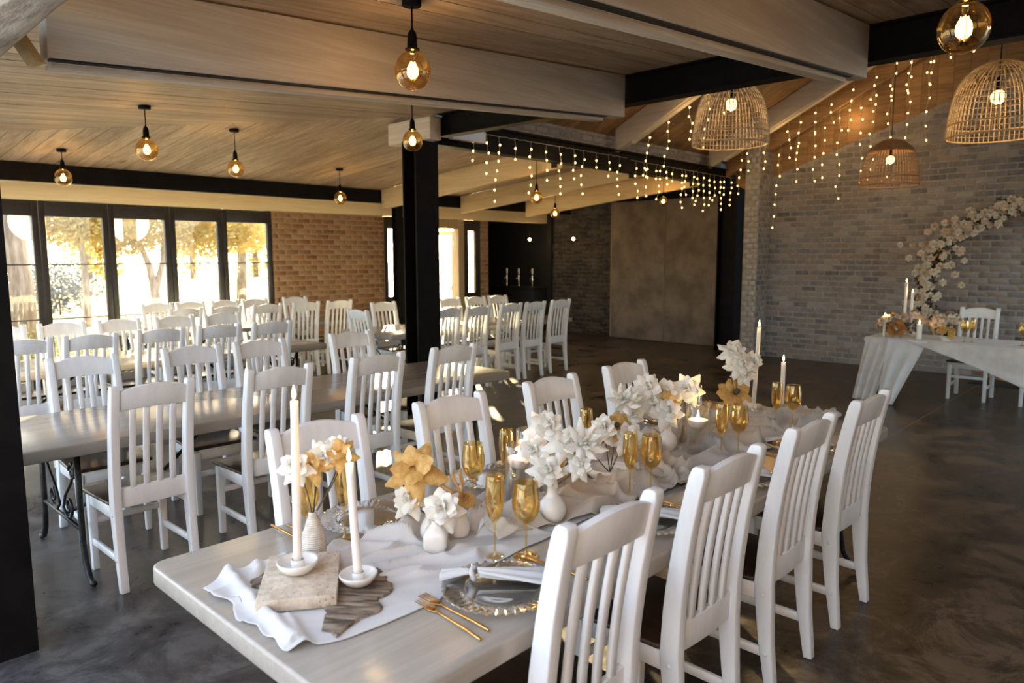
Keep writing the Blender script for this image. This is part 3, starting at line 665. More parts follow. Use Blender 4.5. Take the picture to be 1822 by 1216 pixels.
# ------------------------------------------------------------------ tables
def scroll(cx, cz, r0_, turns, start, sgn, n=26):
    return [(cx+(r0_*(1-t*.82))*math.cos(start+sgn*turns*2*PI*t), cz+(r0_*(1-t*.82))*math.sin(start+sgn*turns*2*PI*t)) for t in [i/(n-1) for i in range(n)]]
def leg_frame(x, yc, hy, s):
    """wrought-iron scroll leg standing in the Y-Z plane"""
    mb = MB()
    for q in (-1, 1):
        y = yc+q*hy
        mb.tube([(x, y, .70), (x, y, .40), (x, y+q*.004, .22), (x, y+q*.03, .10), (x, y+q*.075, .035), (x, y+q*.125, .014), (x, y+q*.15, .022)], [.016, .016, .016, .016, .016, .016, .013], 8)
    mb.tube([(x, yc-hy, .27), (x, yc+hy, .27)], .011, 6)
    mb.box(x-.016, x+.016, yc-hy-.03, yc+hy+.03, .685, .70)
    for q in (-1, 1):
        for (cy, cz, r, st, sg) in ((.70*hy, .56, .055, PI, -1), (.42*hy, .35, .06, -PI/2, 1)):
            mb.tube([(x, yc+q*a, b) for a, b in scroll(cy, cz, r, 1.35, st, sg)], .008, 6)
        mb.tube([(x, yc+q*a, b) for a, b in ((.96*hy, .66), (.62*hy, .50), (.25*hy, .40), (.10*hy, .32), (.26*hy, .28), (.42*hy, .29))], .008, 6)
    return mb
def table(x0, x1, y0, y1, label, zt=.76, th=.062, legs=(.34, .30), rot=0):
    t = empty('dining_table', ((x0+x1)/2, (y0+y1)/2, 0), rot, label, 'table', 'long pale dining tables')
    L, Wd = (x1-x0)/2, (y1-y0)/2
    mb = MB(); r = .045; n = 6; out = []
    for (cx, cy, a0) in ((L-r, Wd-r, 0), (-L+r, Wd-r, PI/2), (-L+r, -Wd+r, PI), (L-r, -Wd+r, 1.5*PI)):
        for k in range(n+1): a = a0+k*PI/2/n; out.append((cx+r*math.cos(a), cy+r*math.sin(a)))
    m = len(out); vs = [(a, b, zt-th) for a, b in out]+[(a, b, zt) for a, b in out]
    fs = [tuple(range(m-1, -1, -1)), tuple(range(m, 2*m))]+[(i, (i+1) % m, m+(i+1) % m, m+i) for i in range(m)]
    MB().add(vs, fs).obj('tabletop', M['table'], t, bevel=.010, seg=3)
    ax, bx = -L+legs[0], L-legs[1]; hy = Wd-.14
    for x in (ax, bx): leg_frame(x, 0, hy, 1).obj('iron_leg', M['iron'], t)
    for q in (ax, bx): MB().tube([(q, 0, .27), (q*.6, 0, .40), (q*.38, 0, .66), (q*.3, 0, .692)], .012, 6).obj('iron_brace', M['iron'], t)
    return t
table(.775, 4.26, 1.165, 2.28, 'long pale dining table in front, set with linen, glasses and flowers')
table(.72, 4.25, 4.02, 4.985, 'bare pale dining table just behind the set table, on scrolled iron legs', legs=(.38, .3))
table(.9, 4.28, 6.80, 7.78, 'bare pale dining table in the third row, in front of the garden windows', legs=(.14, .3))
table(3.2, 6.5, 9.12, 10.06, 'bare pale dining table furthest back, nearest the windows and brick wall', legs=(.10, .3))
table(5.2, 8.66, 6.90, 7.96, 'bare pale dining table behind the middle post, bright with door reflections', legs=(.34, .10))
# ------------------------------------------------------------------ pendant bulbs
GP = [(.010, .100), (.025, .098), (.027, .086), (.034, .078), (.050, .068), (.066, .051), (.078, .028), (.0845, .002), (.083, -.024), (.075, -.048), (.061, -.068), (.043, -.082), (.021, -.090), (.001, -.092)]
fm = MB()
for k in range(4):
    a = k*PI/2+.4; fm.tube([(.012*math.cos(a), .012*math.sin(a), .036), (.024*math.cos(a), .024*math.sin(a), -.030)], .0011, 5)
stm = MB().lathe([(.012, .09), (.010, .05), (.004, .04), (.003, .03), (.010, .034), (.001, .036)], 8)
gm = MB().lathe(GP, 28).mesh('glass_globe', M['amber']); fm = fm.mesh('filament', M['filament']); stm = stm.mesh('inner_stem', M['clear'])
skm = MB().lathe([(.030, .085), (.034, .088), (.034, .093), (.024, .098), (.022, .145), (.018, .165), (.008, .178), (.003, .19)], 20).mesh('socket', M['steel'])
cnm = MB().lathe([(.002, -.028), (.045, -.028), (.048, -.024), (.048, 0)], 24, cap=True).mesh('ceiling_cup', M['steel'])
def pendant(x, y, z, zc, label, s=1.0, power=5, group='amber globe pendants'):
    t = empty('pendant_lamp', (x, y, z), 0, label, 'lamp', group)
    link('glass_globe', gm, t, scale=s); link('filament', fm, t, scale=s); link('inner_stem', stm, t, scale=s); link('socket', skm, t, scale=s)
    MB().tube([(0, 0, .18*s), (.001, 0, .6*(zc-z)), (0, 0, zc-z-.02)], .0045, 6).obj('cord', M['steel'], t)
    link('ceiling_cup', cnm, t, (0, 0, zc-z))
    ld = bpy.data.lights.new('lamp_glow', 'POINT'); ld.energy = power; ld.color = (1, .68, .34); ld.shadow_soft_size = .03
    lo = bpy.data.objects.new('lamp_glow', ld); C.objects.link(lo); lo.parent = t; lo.location = (0, 0, -.0)
PW = 2.0
pendant(2.37, 2.92, 2.62, zN(2.37), 'large amber globe bulb hanging at the top centre, in front of the pale beam', 1.07, PW)
pendant(3.97, 4.91, 2.67, zN(3.97), 'amber globe bulb hanging directly in front of the middle steel post', 1.0, PW)
pendant(3.26, .72, 2.56, zN(3.26), 'largest amber globe bulb, at the top right corner over the steel beam', 1.07, PW)
pendant(2.42, 6.53, 2.60, zN(2.42), 'amber globe bulb second from the left under the plank ceiling', 1.05, PW)
pendant(2.48, 9.10, 2.56, zF(9.1), 'leftmost amber globe bulb, in front of the long dark beam', 1.05, PW)
pendant(3.64, 7.44, 2.62, zF(7.44), 'amber globe bulb third from the left under the plank ceiling', 1.0, PW)
pendant(5.75, 8.71, 2.50, zF(8.71), 'small amber globe bulb above the orange brick wall', 1.0, PW)
pendant(7.26, 6.42, 2.47, zF(6.42), 'amber globe bulb between the pale rafters, nearest the middle post', .95, PW)
pendant(9.45, 7.94, 2.41, zF(7.94), 'small amber globe bulb low between the pale rafters', .95, PW)
pendant(10.60, 6.56, 2.60, zF(6.56), 'small amber globe bulb in front of the concrete panels', .85, PW)
sm_b = MB().sphere((0, 0, 0), .034, 14, 10).mesh('lamp_bulb', M['innerbulb'])
for k, (x, y, z) in enumerate(((12.05, 10.86, 2.06), (12.05, 9.62, 2.05))):
    t = empty('bar_lamp', (x, y, z), 0, ['small bare lamp glowing over the beer taps', 'small bare lamp glowing before the dark brick wall'][k], 'lamp', 'bare lamps by the bar')
    link('bulb', sm_b, t); MB().lathe([(.014, .03), (.016, .07), (.004, .09)], 12).obj('socket', M['steel'], t)
    MB().tube([(0, 0, .08), (0, 0, zF(y)-z if k else 2.68-z)], .004, 6).obj('cord', M['steel'], t)
    ld = bpy.data.lights.new('lamp_glow', 'POINT'); ld.energy = 2; ld.color = (1, .68, .34); ld.shadow_soft_size = .035
    lo = bpy.data.objects.new('lamp_glow', ld); C.objects.link(lo); lo.parent = t; lo.location = (-.06, 0, 0)

# ------------------------------------------------------------------ rattan basket pendants
BP = [(.350, 0), (.350, .05), (.345, .12), (.335, .2), (.322, .28), (.304, .36), (.278, .43), (.235, .49), (.175, .54), (.105, .575), (.04, .59)]
def basket(x, y, z, zc, label, mat, zb, nrib=60, cap=False, s=1.0):
    t = empty('basket_pendant', (x, y, z), 0, label, 'lamp', 'woven basket pendants')
    P = [(r*s, h*s) for r, h in BP]
    rb = MB()
    for k in range(nrib):
        a = 2*PI*k/nrib; q = P if k % 2 == 0 else P[:8]
        rb.tube([(r*math.cos(a), r*math.sin(a), h) for r, h in q], .0042, 5, cap=False)
    tag(rb.obj('cane_ribs', mat, t, fix=False), kind='stuff')
    hp = MB()
    def rad(h):
        for (r0_, h0), (r1, h1) in zip(P, P[1:]):
            if h <= h1: return r0_+(r1-r0_)*(h-h0)/(h1-h0)
        return P[-1][0]
    for k in range(13):
        h = .59*s*k/12.5
        hp.tube([(rad(h)*1.006*math.cos(a), rad(h)*1.006*math.sin(a), h) for a in [2*PI*i/36 for i in range(36)]], .0024, 4, closed=True)
    tag(hp.obj('cane_hoops', mat, t, fix=False), kind='stuff')
    MB().tube([(P[0][0]*math.cos(a), P[0][0]*math.sin(a), 0) for a in [2*PI*i/48 for i in range(48)]], .0075, 6, closed=True).obj('rim', M['rattan_dark'] if cap else mat, t)
    MB().tube([(P[2][0]*1.01*math.cos(a), P[2][0]*1.01*math.sin(a), .10*s) for a in [2*PI*i/48 for i in range(48)]], .005, 6, closed=True).obj('binding_band', mat, t)
    if cap: MB().lathe([(r*1.012, h) for r, h in P[6:]], 40).obj('woven_cap', M['rattan_dark'], t)
    MB().tube([(0, 0, zb+.1), (0, 0, zc-z-.02)], .005, 6).obj('cord', M['steel'], t)
    link('ceiling_cup', cnm, t, (0, 0, zc-z))
    MB().lathe([(.02, zb+.03), (.022, zb+.12), (.008, zb+.14)], 12).obj('socket', M['steel'], t)
    MB().sphere((0, 0, zb-.02), .055, 14, 10).obj('bulb', M['basketbulb'], t)
    MB().sphere((0, 0, zb-.02), .018, 10, 8, sz=1.6).obj('bulb_core', M['filament'], t)
    ld = bpy.data.lights.new('lamp_glow', 'POINT'); ld.energy = 4; ld.color = (1, .68, .34); ld.shadow_soft_size = .05
    lo = bpy.data.objects.new('lamp_glow', ld); C.objects.link(lo); lo.parent = t; lo.location = (0, 0, zb-.09)
basket(6.52, 3.32, 2.74, zH(3.32), 'pale woven basket pendant half behind the steel beam', M['rattan'], .39, s=1.0)
basket(7.04, 1.28, 2.65, zH(1.28), 'honey-coloured woven basket pendant at the right edge of the photo', M['rattan_gold'], .33, s=1.0)
basket(10.93, 3.19, 2.65, zH(3.19), 'brown woven basket pendant with a closed cap, far back before the brick wall', M['rattan_dark'], .37, nrib=56, cap=True, s=1.05)

# ------------------------------------------------------------------ fairy lights
fb = MB().sphere((0, 0, 0), .0105, 8, 6, sz=1.3).mesh('fairy_bulb', M['fairy'])
def curtain(A, B, n, lo, hi, label, seed, sp=.105, skip=None):
    r = random.Random(seed); A, B = Vector(A), Vector(B)
    t = empty('fairy_lights', A, 0, label, 'fairy lights', 'icicle fairy lights'); wb = MB(); cnt = 0
    top = [Vector((B-A)*k/40)+Vector((r.uniform(-.01, .01), r.uniform(-.01, .01), -.012*abs(math.sin(k*1.7)))) for k in range(41)]
    wb.tube(top, .0022, 4)
    L = []
    for k in range(n):
        f = (k+.5+r.uniform(-.25, .25))/n; p = (B-A)*f; ln = r.uniform(lo, hi); z = 0; dx = r.uniform(-.03, .03); ph = r.uniform(0, 6)
        pts = [p.copy()]; d = (B-A).normalized(); d.z = 0
        while z < ln:
            z += sp*r.uniform(.8, 1.2); q = p + d*(dx*z/.3+.022*math.sin(z*11+ph)) + Vector((r.uniform(-.012, .012), r.uniform(-.012, .012), -z)); pts.append(q)
            L.append(q+d*r.choice((-.012, .012)))
        wb.tube(pts, .0019, 4)
    wb.obj('wire', M['wire_pale'], t, fix=False)
    for q in L: link('fairy_bulb', fb, t, q)
    ln_ = (B-A).length
    for k in range(max(1, int(ln_/1.6))):
        ld = bpy.data.lights.new('string_glow', 'POINT'); ld.energy = 1.6; ld.color = (1, .62, .24); ld.shadow_soft_size = .15
        lo_ = bpy.data.objects.new('string_glow', ld); C.objects.link(lo_); lo_.parent = t; lo_.location = (B-A)*((k+.5)/max(1, int(ln_/1.6)))+Vector((0, 0, -.25))
    return len(L)
n = curtain((5.45, 5.92, 3.06), (8.6, 5.92, 3.06), 12, .15, .72, 'fairy light strands on the left half of the far steel beam', 1)
n += curtain((8.7, 5.92, 3.04), (11.75, 5.92, 3.02), 17, .15, .58, 'fairy light strands clustered on the beam beside the brick pier', 2, .1)
n += curtain((8.40, 5.6, zH(5.6)-.36), (8.40, 4.1, zH(4.1)-.36), 5, .3, .75, 'fairy light strands under the sloping rafter left of the pale basket', 3)
n += curtain((11.03, 5.6, zH(5.6)-.40), (11.03, 2.15, zH(2.15)-.40), 14, .28, .70, 'fairy light strands under the sloping rafter right of the pale basket', 4, .13)
n += curtain((11.64, 5.1, zH(5.1)-.44), (11.64, 2.9, zH(2.9)-.44), 10, .6, 1.35, 'fairy light strands hanging against the brick gable wall', 5, .17)

# ------------------------------------------------------------------ table runner cloths
ZT = .7605
ITEMS = []      # (x, y, r) footprints the cloth lies flat under
def pinned(x, y):
    f = 1.0
    for (a, b, r) in ITEMS:
        d = math.hypot(x-a, y-b); f = min(f, max(0, min(1, (d-r)/.022)))
    return f
def interp(K, x):
    for (x0, y0), (x1, y1) in zip(K, K[1:]):
        if x <= x1: t = (x-x0)/(x1-x0); t = t*t*(3-2*t)*.5+t*.5; return y0+(y1-y0)*t
    return K[-1][1]
def cloth(name, x0, x1, lo, hi, mat, label, amp, seed, nx=150, ny=64, ax=1.2, ay=9, warp=.9, hem=None, base=.0, th=.0016, flat=None, group=None):
    def h(x, y, v):
        wv = noise.noise(Vector((x*2.3+seed, y*3.1, 1.7)))*warp
        r = 1-abs(noise.noise(Vector((x*ax+wv*1.1+seed*3, y*ay+wv*3.2+x*1.5, .3))))*2.1
        r2 = 1-abs(noise.noise(Vector((x*ax*2.3+seed, y*ay*1.9-wv*3+x*3, 4.3))))*2.4
        f = max(0, r)**2.0*.75+max(0, r2)**2*.3
        z = amp*f
        if flat: z *= flat(x, y)
        e = min(v, 1-v)*2
        z *= .35+.65*min(1, e*3.5)
        if hem: z += hem(x, y)
        return ZT+base+.0025+z*pinned(x, y)
    def fn(u, v):
        x = x0+(x1-x0)*u
        ya = interp(lo, x)+.018*noise.noise(Vector((x*7, seed, 0))); yb = interp(hi, x)+.022*noise.noise(Vector((x*6, seed+5, 0)))
        xx = x+.02*noise.noise(Vector((v*5, seed, u*3)))*(1 if .02 < u < .98 else 2)
        y = ya+(yb-ya)*v
        return (xx, y, h(xx, y, v))
    mb = MB().grid(fn, nx, ny); me = mb.mesh(name, mat, fix=False); o = link(name, me)
    sm = o.modifiers.new('thick', 'SOLIDIFY'); sm.thickness = th; sm.offset = 1
    return tag(o, label, 'cloth', group)
#@@TABLE
S_C = (1.0065, 1.7765)
ITEMS += [(1.12, 1.665, .06), (1.0, 1.73, .12), (1.03, 1.83, .11), (1.138, 1.925, .06), (1.439, 1.698, .045), (1.483, 1.80, .035), (1.572, 1.726, .05),
          (1.888, 1.592, .045), (1.877, 1.77, .065), (2.02, 1.80, .065), (2.444, 1.743, .10), (3.031, 1.652, .065), (3.18, 1.76, .065), (2.976, 1.784, .045), (3.854, 1.868, .05),
          (1.537, 1.517, .045), (1.609, 1.458, .05), (2.296, 1.543, .04), (2.373, 1.50, .05), (3.045, 1.539, .04), (3.156, 1.518, .05), (3.747, 1.586, .04), (3.828, 1.537, .05),
          (1.178, 2.01, .05), (1.31, 1.98, .04), (1.832, 1.905, .05), (1.75, 1.94, .04), (4.20, 1.87, .09), (4.30, 1.78, .06), (1.381, 1.35, .168), (1.451, 2.082, .168), (2.11, 1.35, .168), (2.08, 2.09, .168), (2.785, 1.35, .168), (3.48, 1.35, .168), (2.80, 2.10, .168), (3.50, 2.10, .168), (2.52, 1.9, .04), (2.46, 1.97, .045)]
def hemA(x, y):
    a = .024*math.exp(-((x-.865-.12*(y-1.75))/.020)**2)*(1 if y > 1.52 else .4) + .014*math.exp(-((x-.93-.25*(y-1.8))/.016)**2)
    a += .018*math.exp(-((y-1.975+.1*(x-1))/.018)**2)*(1 if x < 1.1 else .3)
    return a
cloth('gauze_runner', .81, 2.05, [(.8, 1.50), (1.05, 1.436), (1.22, 1.44), (1.32, 1.49), (1.6, 1.50), (2.05, 1.52)], [(.8, 1.97), (1.03, 2.01), (1.3, 1.95), (1.5, 1.93), (2.05, 1.95)], M['linen_white'],
      'sheer white gauze runner end spread under the stone block at the front of the table', .085, 11, hem=hemA, flat=lambda x, y: max(.10, min(1, (y-1.52)/.12))*min(1, .25+max(0, x-.95)*2.5), nx=210, ny=100, ax=2.0, ay=7, group='table linens')
cloth('linen_runner', 1.62, 2.75, [(1.62, 1.60), (1.75, 1.56), (2.1, 1.50), (2.6, 1.46), (2.75, 1.5)], [(1.62, 1.88), (1.8, 1.93), (2.2, 1.93), (2.75, 2.0)], M['linen_beige'],
      'crumpled beige linen runner bunched between the round bud vase and the low bowl', .085, 3, base=.003, ax=1.6, ay=8, nx=220, ny=90, group='table linens')
cloth('linen_runner', 2.35, 4.28, [(2.35, 1.50), (2.7, 1.44), (3.2, 1.46), (3.75, 1.42), (4.28, 1.43)], [(2.35, 1.95), (2.9, 2.02), (3.5, 2.03), (4.28, 2.04)], M['linen_grey'],
      'crumpled stone-grey linen runner at the far half of the set table', .085, 7, base=.005, ax=1.7, ay=7.5, nx=240, ny=80, group='table linens')

# ------------------------------------------------------------------ candles, dishes, slab
def candle(x, y, z, h, label, r=.0125, lean=(0, 0), top=.0105, flame=1.0, group='tall taper candles', glow=.9):
    t = empty('candle', (x, y, z), 0, label, 'candle', group)
    n_ = 9; MB().tube([(lean[0]*i/n_, lean[1]*i/n_, h*i/n_) for i in range(n_+1)], [r+(top-r)*i/n_ for i in range(n_+1)], 18).obj('wax', M['wax'], t)
    X, Y = lean
    MB().tube([(X, Y, h-.001), (X+.001, Y, h+.006), (X-.001, Y, h+.011)], .0011, 5).obj('wick', M['black'], t)
    MB().lathe([(.0006, 0), (.0048, .006), (.0062, .012), (.0046, .022), (.002, .032), (.0003, .040)], 12, (0, 0, 0)).obj('flame', M['flame'], t, loc=(X-.001, Y, h+.006))
    ld = bpy.data.lights.new('candle_glow', 'POINT'); ld.energy = .35*glow; ld.color = (1, .62, .26); ld.shadow_soft_size = .012
    lo = bpy.data.objects.new('candle_glow', ld); C.objects.link(lo); lo.parent = t; lo.location = (X, Y, h+.03)
    return t
def dish(x, y, z, label, s=1.0):
    t = empty('candle_dish', (x, y, z), 0, label, 'candle holder', 'white candle dishes')
    wob = lambda a, zz: 1+.03*math.sin(2*a+.5)*(zz > .01)
    MB().lathe([(.0005, 0), (.030, 0), (.040, .006), (.052, .020), (.0565, .031), (.0545, .034), (.050, .030), (.040, .014), (.026, .008), (.0005, .008)], 40, wob=wob).obj('bowl', M['ceramic'], t)
    MB().lathe([(.020, .007), (.0185, .012), (.0175, .034), (.0165, .036), (.0145, .034), (.0145, .015), (.0005, .015)], 24).obj('cup', M['ceramic'], t)
    t.scale = (s, s, s); return t
sl = empty('stone_block', (1.0065, 1.7765, 0), math.radians(-35.4), 'rectangular pitted travertine block under the tallest front candle', 'stone block')
bm = MB(); nx_, ny_ = 10, 12
bm.box(-.104, .104, -.143, .143, .0, .034)
o = bm.obj('slab', M['travertine'], sl, bevel=.003, loc=(0, 0, .772), rot=(.022, .0, 0))
bkp = [(-.235, -.02), (-.19, .035), (-.10, .05), (0, .085), (.09, .075), (.15, .04), (.20, .02), (.17, -.02), (.12, -.05), (.06, -.085), (-.02, -.07), (-.09, -.085), (-.15, -.045)]
def barkpiece(x, y, rz, s, label, h=.012, seed=1):
    r = random.Random(seed); mb = MB(); B_ = []
    for (p0, p1) in zip(bkp, bkp[1:]+bkp[:1]):
        for q in range(4): B_.append((p0[0]+(p1[0]-p0[0])*q/4+r.uniform(-.007, .007), p0[1]+(p1[1]-p0[1])*q/4+r.uniform(-.007, .007)))
    n_ = len(B_); vs = []
    for lv, (sc_, z) in enumerate(((.93, 0), (1, h*.5), (.96, h))):
        for (a, b) in B_: vs.append((a*sc_*s[0]+r.uniform(-.0025, .0025), b*sc_*s[1]+r.uniform(-.0025, .0025), z+r.uniform(-.002, .002)*(lv > 0)))
    fs = [tuple(range(n_-1, -1, -1)), tuple(range(2*n_, 3*n_))]
    for lv in range(2): fs += [(lv*n_+i, lv*n_+(i+1) % n_, (lv+1)*n_+(i+1) % n_, (lv+1)*n_+i) for i in range(n_)]
    mb.add(vs, fs, True); o = mb.obj('driftwood', M['bark'], None, bevel=.002, seg=1, loc=(x, y, .764), rot=(0, 0, rz)); return tag(o, label, 'driftwood', 'driftwood pieces under the stone block')
barkpiece(.985, 1.83, math.radians(105), (.72, .8), 'thin pointed driftwood piece poking out left of the stone block', .009, 2)
barkpiece(1.085, 1.62, math.radians(38), (.95, 1.05), 'broad driftwood slice under the shorter candle dish right of the stone block', .010, 3)
dish(1.008, 1.795, .8075, 'white ceramic candle dish on top of the travertine block', 1.05)
candle(1.008, 1.795, .8235, .475, 'tallest ivory taper candle, standing on the stone block at the front', .0125, (.012, .006), .0115)
dish(1.120, 1.662, .776, 'white ceramic candle dish on the driftwood beside the stone block', .98)
candle(1.120, 1.662, .7915, .335, 'shorter ivory taper candle in the dish beside the stone block', .0125, (-.012, .010), .0112)
dish(4.14, 1.90, .764, 'white ceramic candle dish at the far end of the set table', 1.0)
candle(4.14, 1.90, .779, .49, 'tall thin ivory taper candle at the far end of the set table', .013, (.02, -.01), .0115)
dish(4.20, 1.75, .764, 'white ceramic candle dish behind the furthest gold glasses', .9)
candle(4.20, 1.75, .778, .29, 'short ivory taper candle behind the furthest gold glasses', .0135, (.0, .0), .0125)

# ------------------------------------------------------------------ glassware
def glassw(kind, x, y, label, z=.763, s=1.0):
    t = empty('wine_glass' if kind == 'w' else 'champagne_flute', (x, y, z), 0, label, 'glass', 'gold tinted wine glasses' if kind == 'w' else 'gold tinted champagne flutes')
    if kind == 'w':
        foot = [(.0005, .004), (.012, .0042), (.030, .0028), (.040, .0008), (.041, .0), (.030, .0002), (.0005, .0002)]
        stem = [(.012, .0045), (.0055, .012), (.0038, .03), (.0036, .08), (.0042, .098), (.008, .107)]
        bowl = [(.0005, .103), (.012, .106), (.026, .118), (.0375, .138), (.0435, .160), (.0445, .178), (.042, .200), (.0385, .222), (.0365, .240), (.0358, .2415), (.0352, .240), (.0372, .222), (.0407, .200), (.0430, .178), (.0420, .160), (.0362, .139), (.025, .120), (.0005, .108)]
    else:
        foot = [(.0005, .004), (.010, .0042), (.024, .0028), (.032, .0008), (.033, .0), (.024, .0002), (.0005, .0002)]
        stem = [(.011, .0045), (.005, .012), (.0037, .03), (.0035, .085), (.0042, .104), (.008, .114)]
        bowl = [(.0005, .110), (.010, .114), (.018, .126), (.0245, .148), (.0285, .176), (.0298, .205), (.0285, .232), (.0262, .258), (.0255, .2595), (.0250, .258), (.0272, .232), (.0284, .205), (.0272, .176), (.0233, .149), (.017, .128), (.0005, .116)]
    for nm, p in (('foot', foot), ('stem', stem), ('bowl', bowl)): MB().lathe(p, 36 if nm != 'stem' else 14).obj(nm, M['gold_glass'], t)
    t.scale = (s, s, s); return t
glassw('f', 1.537, 1.530, 'gold champagne flute at the nearest place setting, right of the square bud vase', s=1.02)
glassw('w', 1.607, 1.462, 'gold wine glass at the nearest place setting, beside the round bud vase')
glassw('w', 1.178, 2.035, 'gold wine glass behind the ribbed vase and front candles')
glassw('f', 1.300, 2.000, 'gold champagne flute behind the shorter front candle')
glassw('w', 1.815, 1.920, 'gold wine glass behind and left of the nearest floating candle')
glassw('f', 2.00, 1.925, 'gold champagne flute behind the nearest floating candle')
glassw('f', 2.296, 1.543, 'gold champagne flute in front of the low bowl of flowers', s=.99)
glassw('w', 2.373, 1.497, 'gold wine glass in front of the low bowl, beside its flute')
glassw('f', 3.045, 1.545, 'gold champagne flute right of the far floating candle')
glassw('w', 3.156, 1.515, 'gold wine glass right of the far floating candle')
glassw('f', 3.747, 1.590, 'gold champagne flute nearest the far end of the table')
glassw('w', 3.832, 1.535, 'gold wine glass nearest the far end of the table')
glassw('f', 2.52, 1.93, 'gold champagne flute behind the flowers of the low bowl')
glassw('w', 3.20, 1.99, 'gold wine glass behind the back glass cylinder')
def cylinder(x, y, h, r, zw, zc, label):
    t = empty('glass_cylinder', (x, y, .763), 0, label, 'vase', 'glass cylinders with floating candles')
    MB().lathe([(.0005, .0), (r-.002, 0), (r, .002), (r, h), (r-.0012, h+.0012), (r-.0024, h), (r-.0024, .008), (.0005, .008)], 44).obj('glass_wall', M['clear'], t)
    MB().lathe([(.0005, .009), (r-.003, .009), (r-.003, zw), (.0005, zw)], 40).obj('water', M['water'], t)
    c = empty('floating_candle', (x, y, .763+zw-.032), 0, label.replace('tall clear glass cylinder', 'floating candle in glass cylinder').replace('clear glass cylinder', 'floating candle in glass cylinder'), 'candle', 'floating candles')
    rr = r-.006
    MB().lathe([(.0005, 0), (rr*.35, .002), (rr*.72, .012), (rr*.95, .028), (rr, .040), (rr*.97, .044), (rr*.85, .045), (.0005, .041)], 36).obj('wax', M['wax'], c)
    MB().tube([(0, 0, .040), (.001, 0, .050)], .0012, 5).obj('wick', M['black'], c)
    MB().lathe([(.0006, 0), (.0052, .007), (.0066, .013), (.0048, .024), (.002, .035), (.0003, .044)], 12).obj('flame', M['flame'], c, loc=(0, 0, .045))
    ld = bpy.data.lights.new('candle_glow', 'POINT'); ld.energy = .4; ld.color = (1, .62, .26); ld.shadow_soft_size = .012
    lo = bpy.data.objects.new('candle_glow', ld); C.objects.link(lo); lo.parent = c; lo.location = (0, 0, .075)
cylinder(1.905, 1.765, .245, .052, .185, 0, 'clear glass cylinder between the round bud vase and the nearest gold glasses')
cylinder(3.031, 1.660, .245, .055, .155, 0, 'clear glass cylinder in front, at the far half of the table')
cylinder(3.16, 1.775, .30, .055, .24, 0, 'tall clear glass cylinder, the back one at the far half of the table')
cylinder(2.06, 1.86, .26, .05, .20, 0, 'tall clear glass cylinder partly hidden behind white flowers mid-table')

# ------------------------------------------------------------------ vases
def vase(kind, x, y, label, mat='ceramic', z=.7635, s=1.0, rz=0):
    t = empty('bud_vase', (x, y, z), rz, label, 'vase', 'white bud vases')
    if kind == 'rib':
        P = []; n_ = 60
        K = [(0, .026), (.02, .036), (.05, .0385), (.08, .034), (.115, .023), (.145, .013), (.155, .0125)]
        for i in range(n_*2+1):
            h = .155*i/(n_*2); r = interp(K, h) if h > 0 else .026; P.append((r+(.0011*math.cos(i*PI/2.5)), h))
        MB().lathe([(.0005, 0)]+P+[(.010, .153), (.009, .12)], 40).obj('body', M[mat], t)
    elif kind == 'square':
        def wob(a, zz):
            f = min(1, zz/.02)*(1 if zz < .055 else max(0, 1-(zz-.055)/.015)); c = (abs(math.cos(a))**5+abs(math.sin(a))**5)**.2; return 1+f*(1/c-1)*1.1
        MB().lathe([(.0005, 0), (.024, .0), (.029, .004), (.0315, .02), (.0315, .048), (.027, .060), (.017, .070), (.0115, .076), (.0115, .083), (.0135, .086), (.0105, .086), (.0095, .078), (.009, .06)], 48, wob=wob).obj('body', M[mat], t)
    elif kind == 'pear':
        MB().lathe([(.0005, 0), (.020, 0), (.030, .010), (.034, .028), (.031, .050), (.022, .070), (.013, .084), (.0115, .092), (.014, .097), (.011, .097), (.009, .088), (.008, .06)], 40).obj('body', M[mat], t)
    elif kind == 'round':
        MB().lathe([(.0005, 0), (.022, 0), (.036, .010), (.0475, .032), (.0495, .052), (.043, .074), (.030, .090), (.0205, .100), (.0185, .115), (.0185, .132), (.0205, .136), (.0175, .136), (.0165, .118), (.016, .09)], 48).obj('body', M[mat], t)
    elif kind == 'bowl':
        MB().lathe([(.0005, 0), (.045, .0), (.075, .006), (.092, .020), (.096, .034), (.092, .048), (.088, .051), (.085, .047), (.088, .033), (.080, .014), (.0005, .009)], 56, wob=lambda a, zz: 1+.05*math.cos(a*2+.6)).obj('body', M[mat], t)
    t.scale = (s, s, s); return t
vase('rib', 1.138, 1.925, 'narrow ribbed beige vase behind the tallest front candle', 'stoneware')
vase('square', 1.439, 1.698, 'small square-shouldered white bud vase, frontmost of the three together', rz=.75, s=1.2)
vase('pear', 1.49, 1.795, 'small white bud vase hidden behind the square one on the left', s=.85)
vase('pear', 1.572, 1.732, 'small pear-shaped white bud vase behind the square one on the right', s=1.06)
vase('round', 1.888, 1.592, 'round-bellied white vase with a narrow neck beside the nearest wine glass')
vase('bowl', 2.444, 1.743, 'low white ceramic bowl holding upright flower stems mid-table')
vase('round', 2.976, 1.790, 'round-bellied white vase left of the far glass cylinders')
vase('pear', 3.854, 1.868, 'small white bud vase at the far end under the tallest roses', s=1.1)

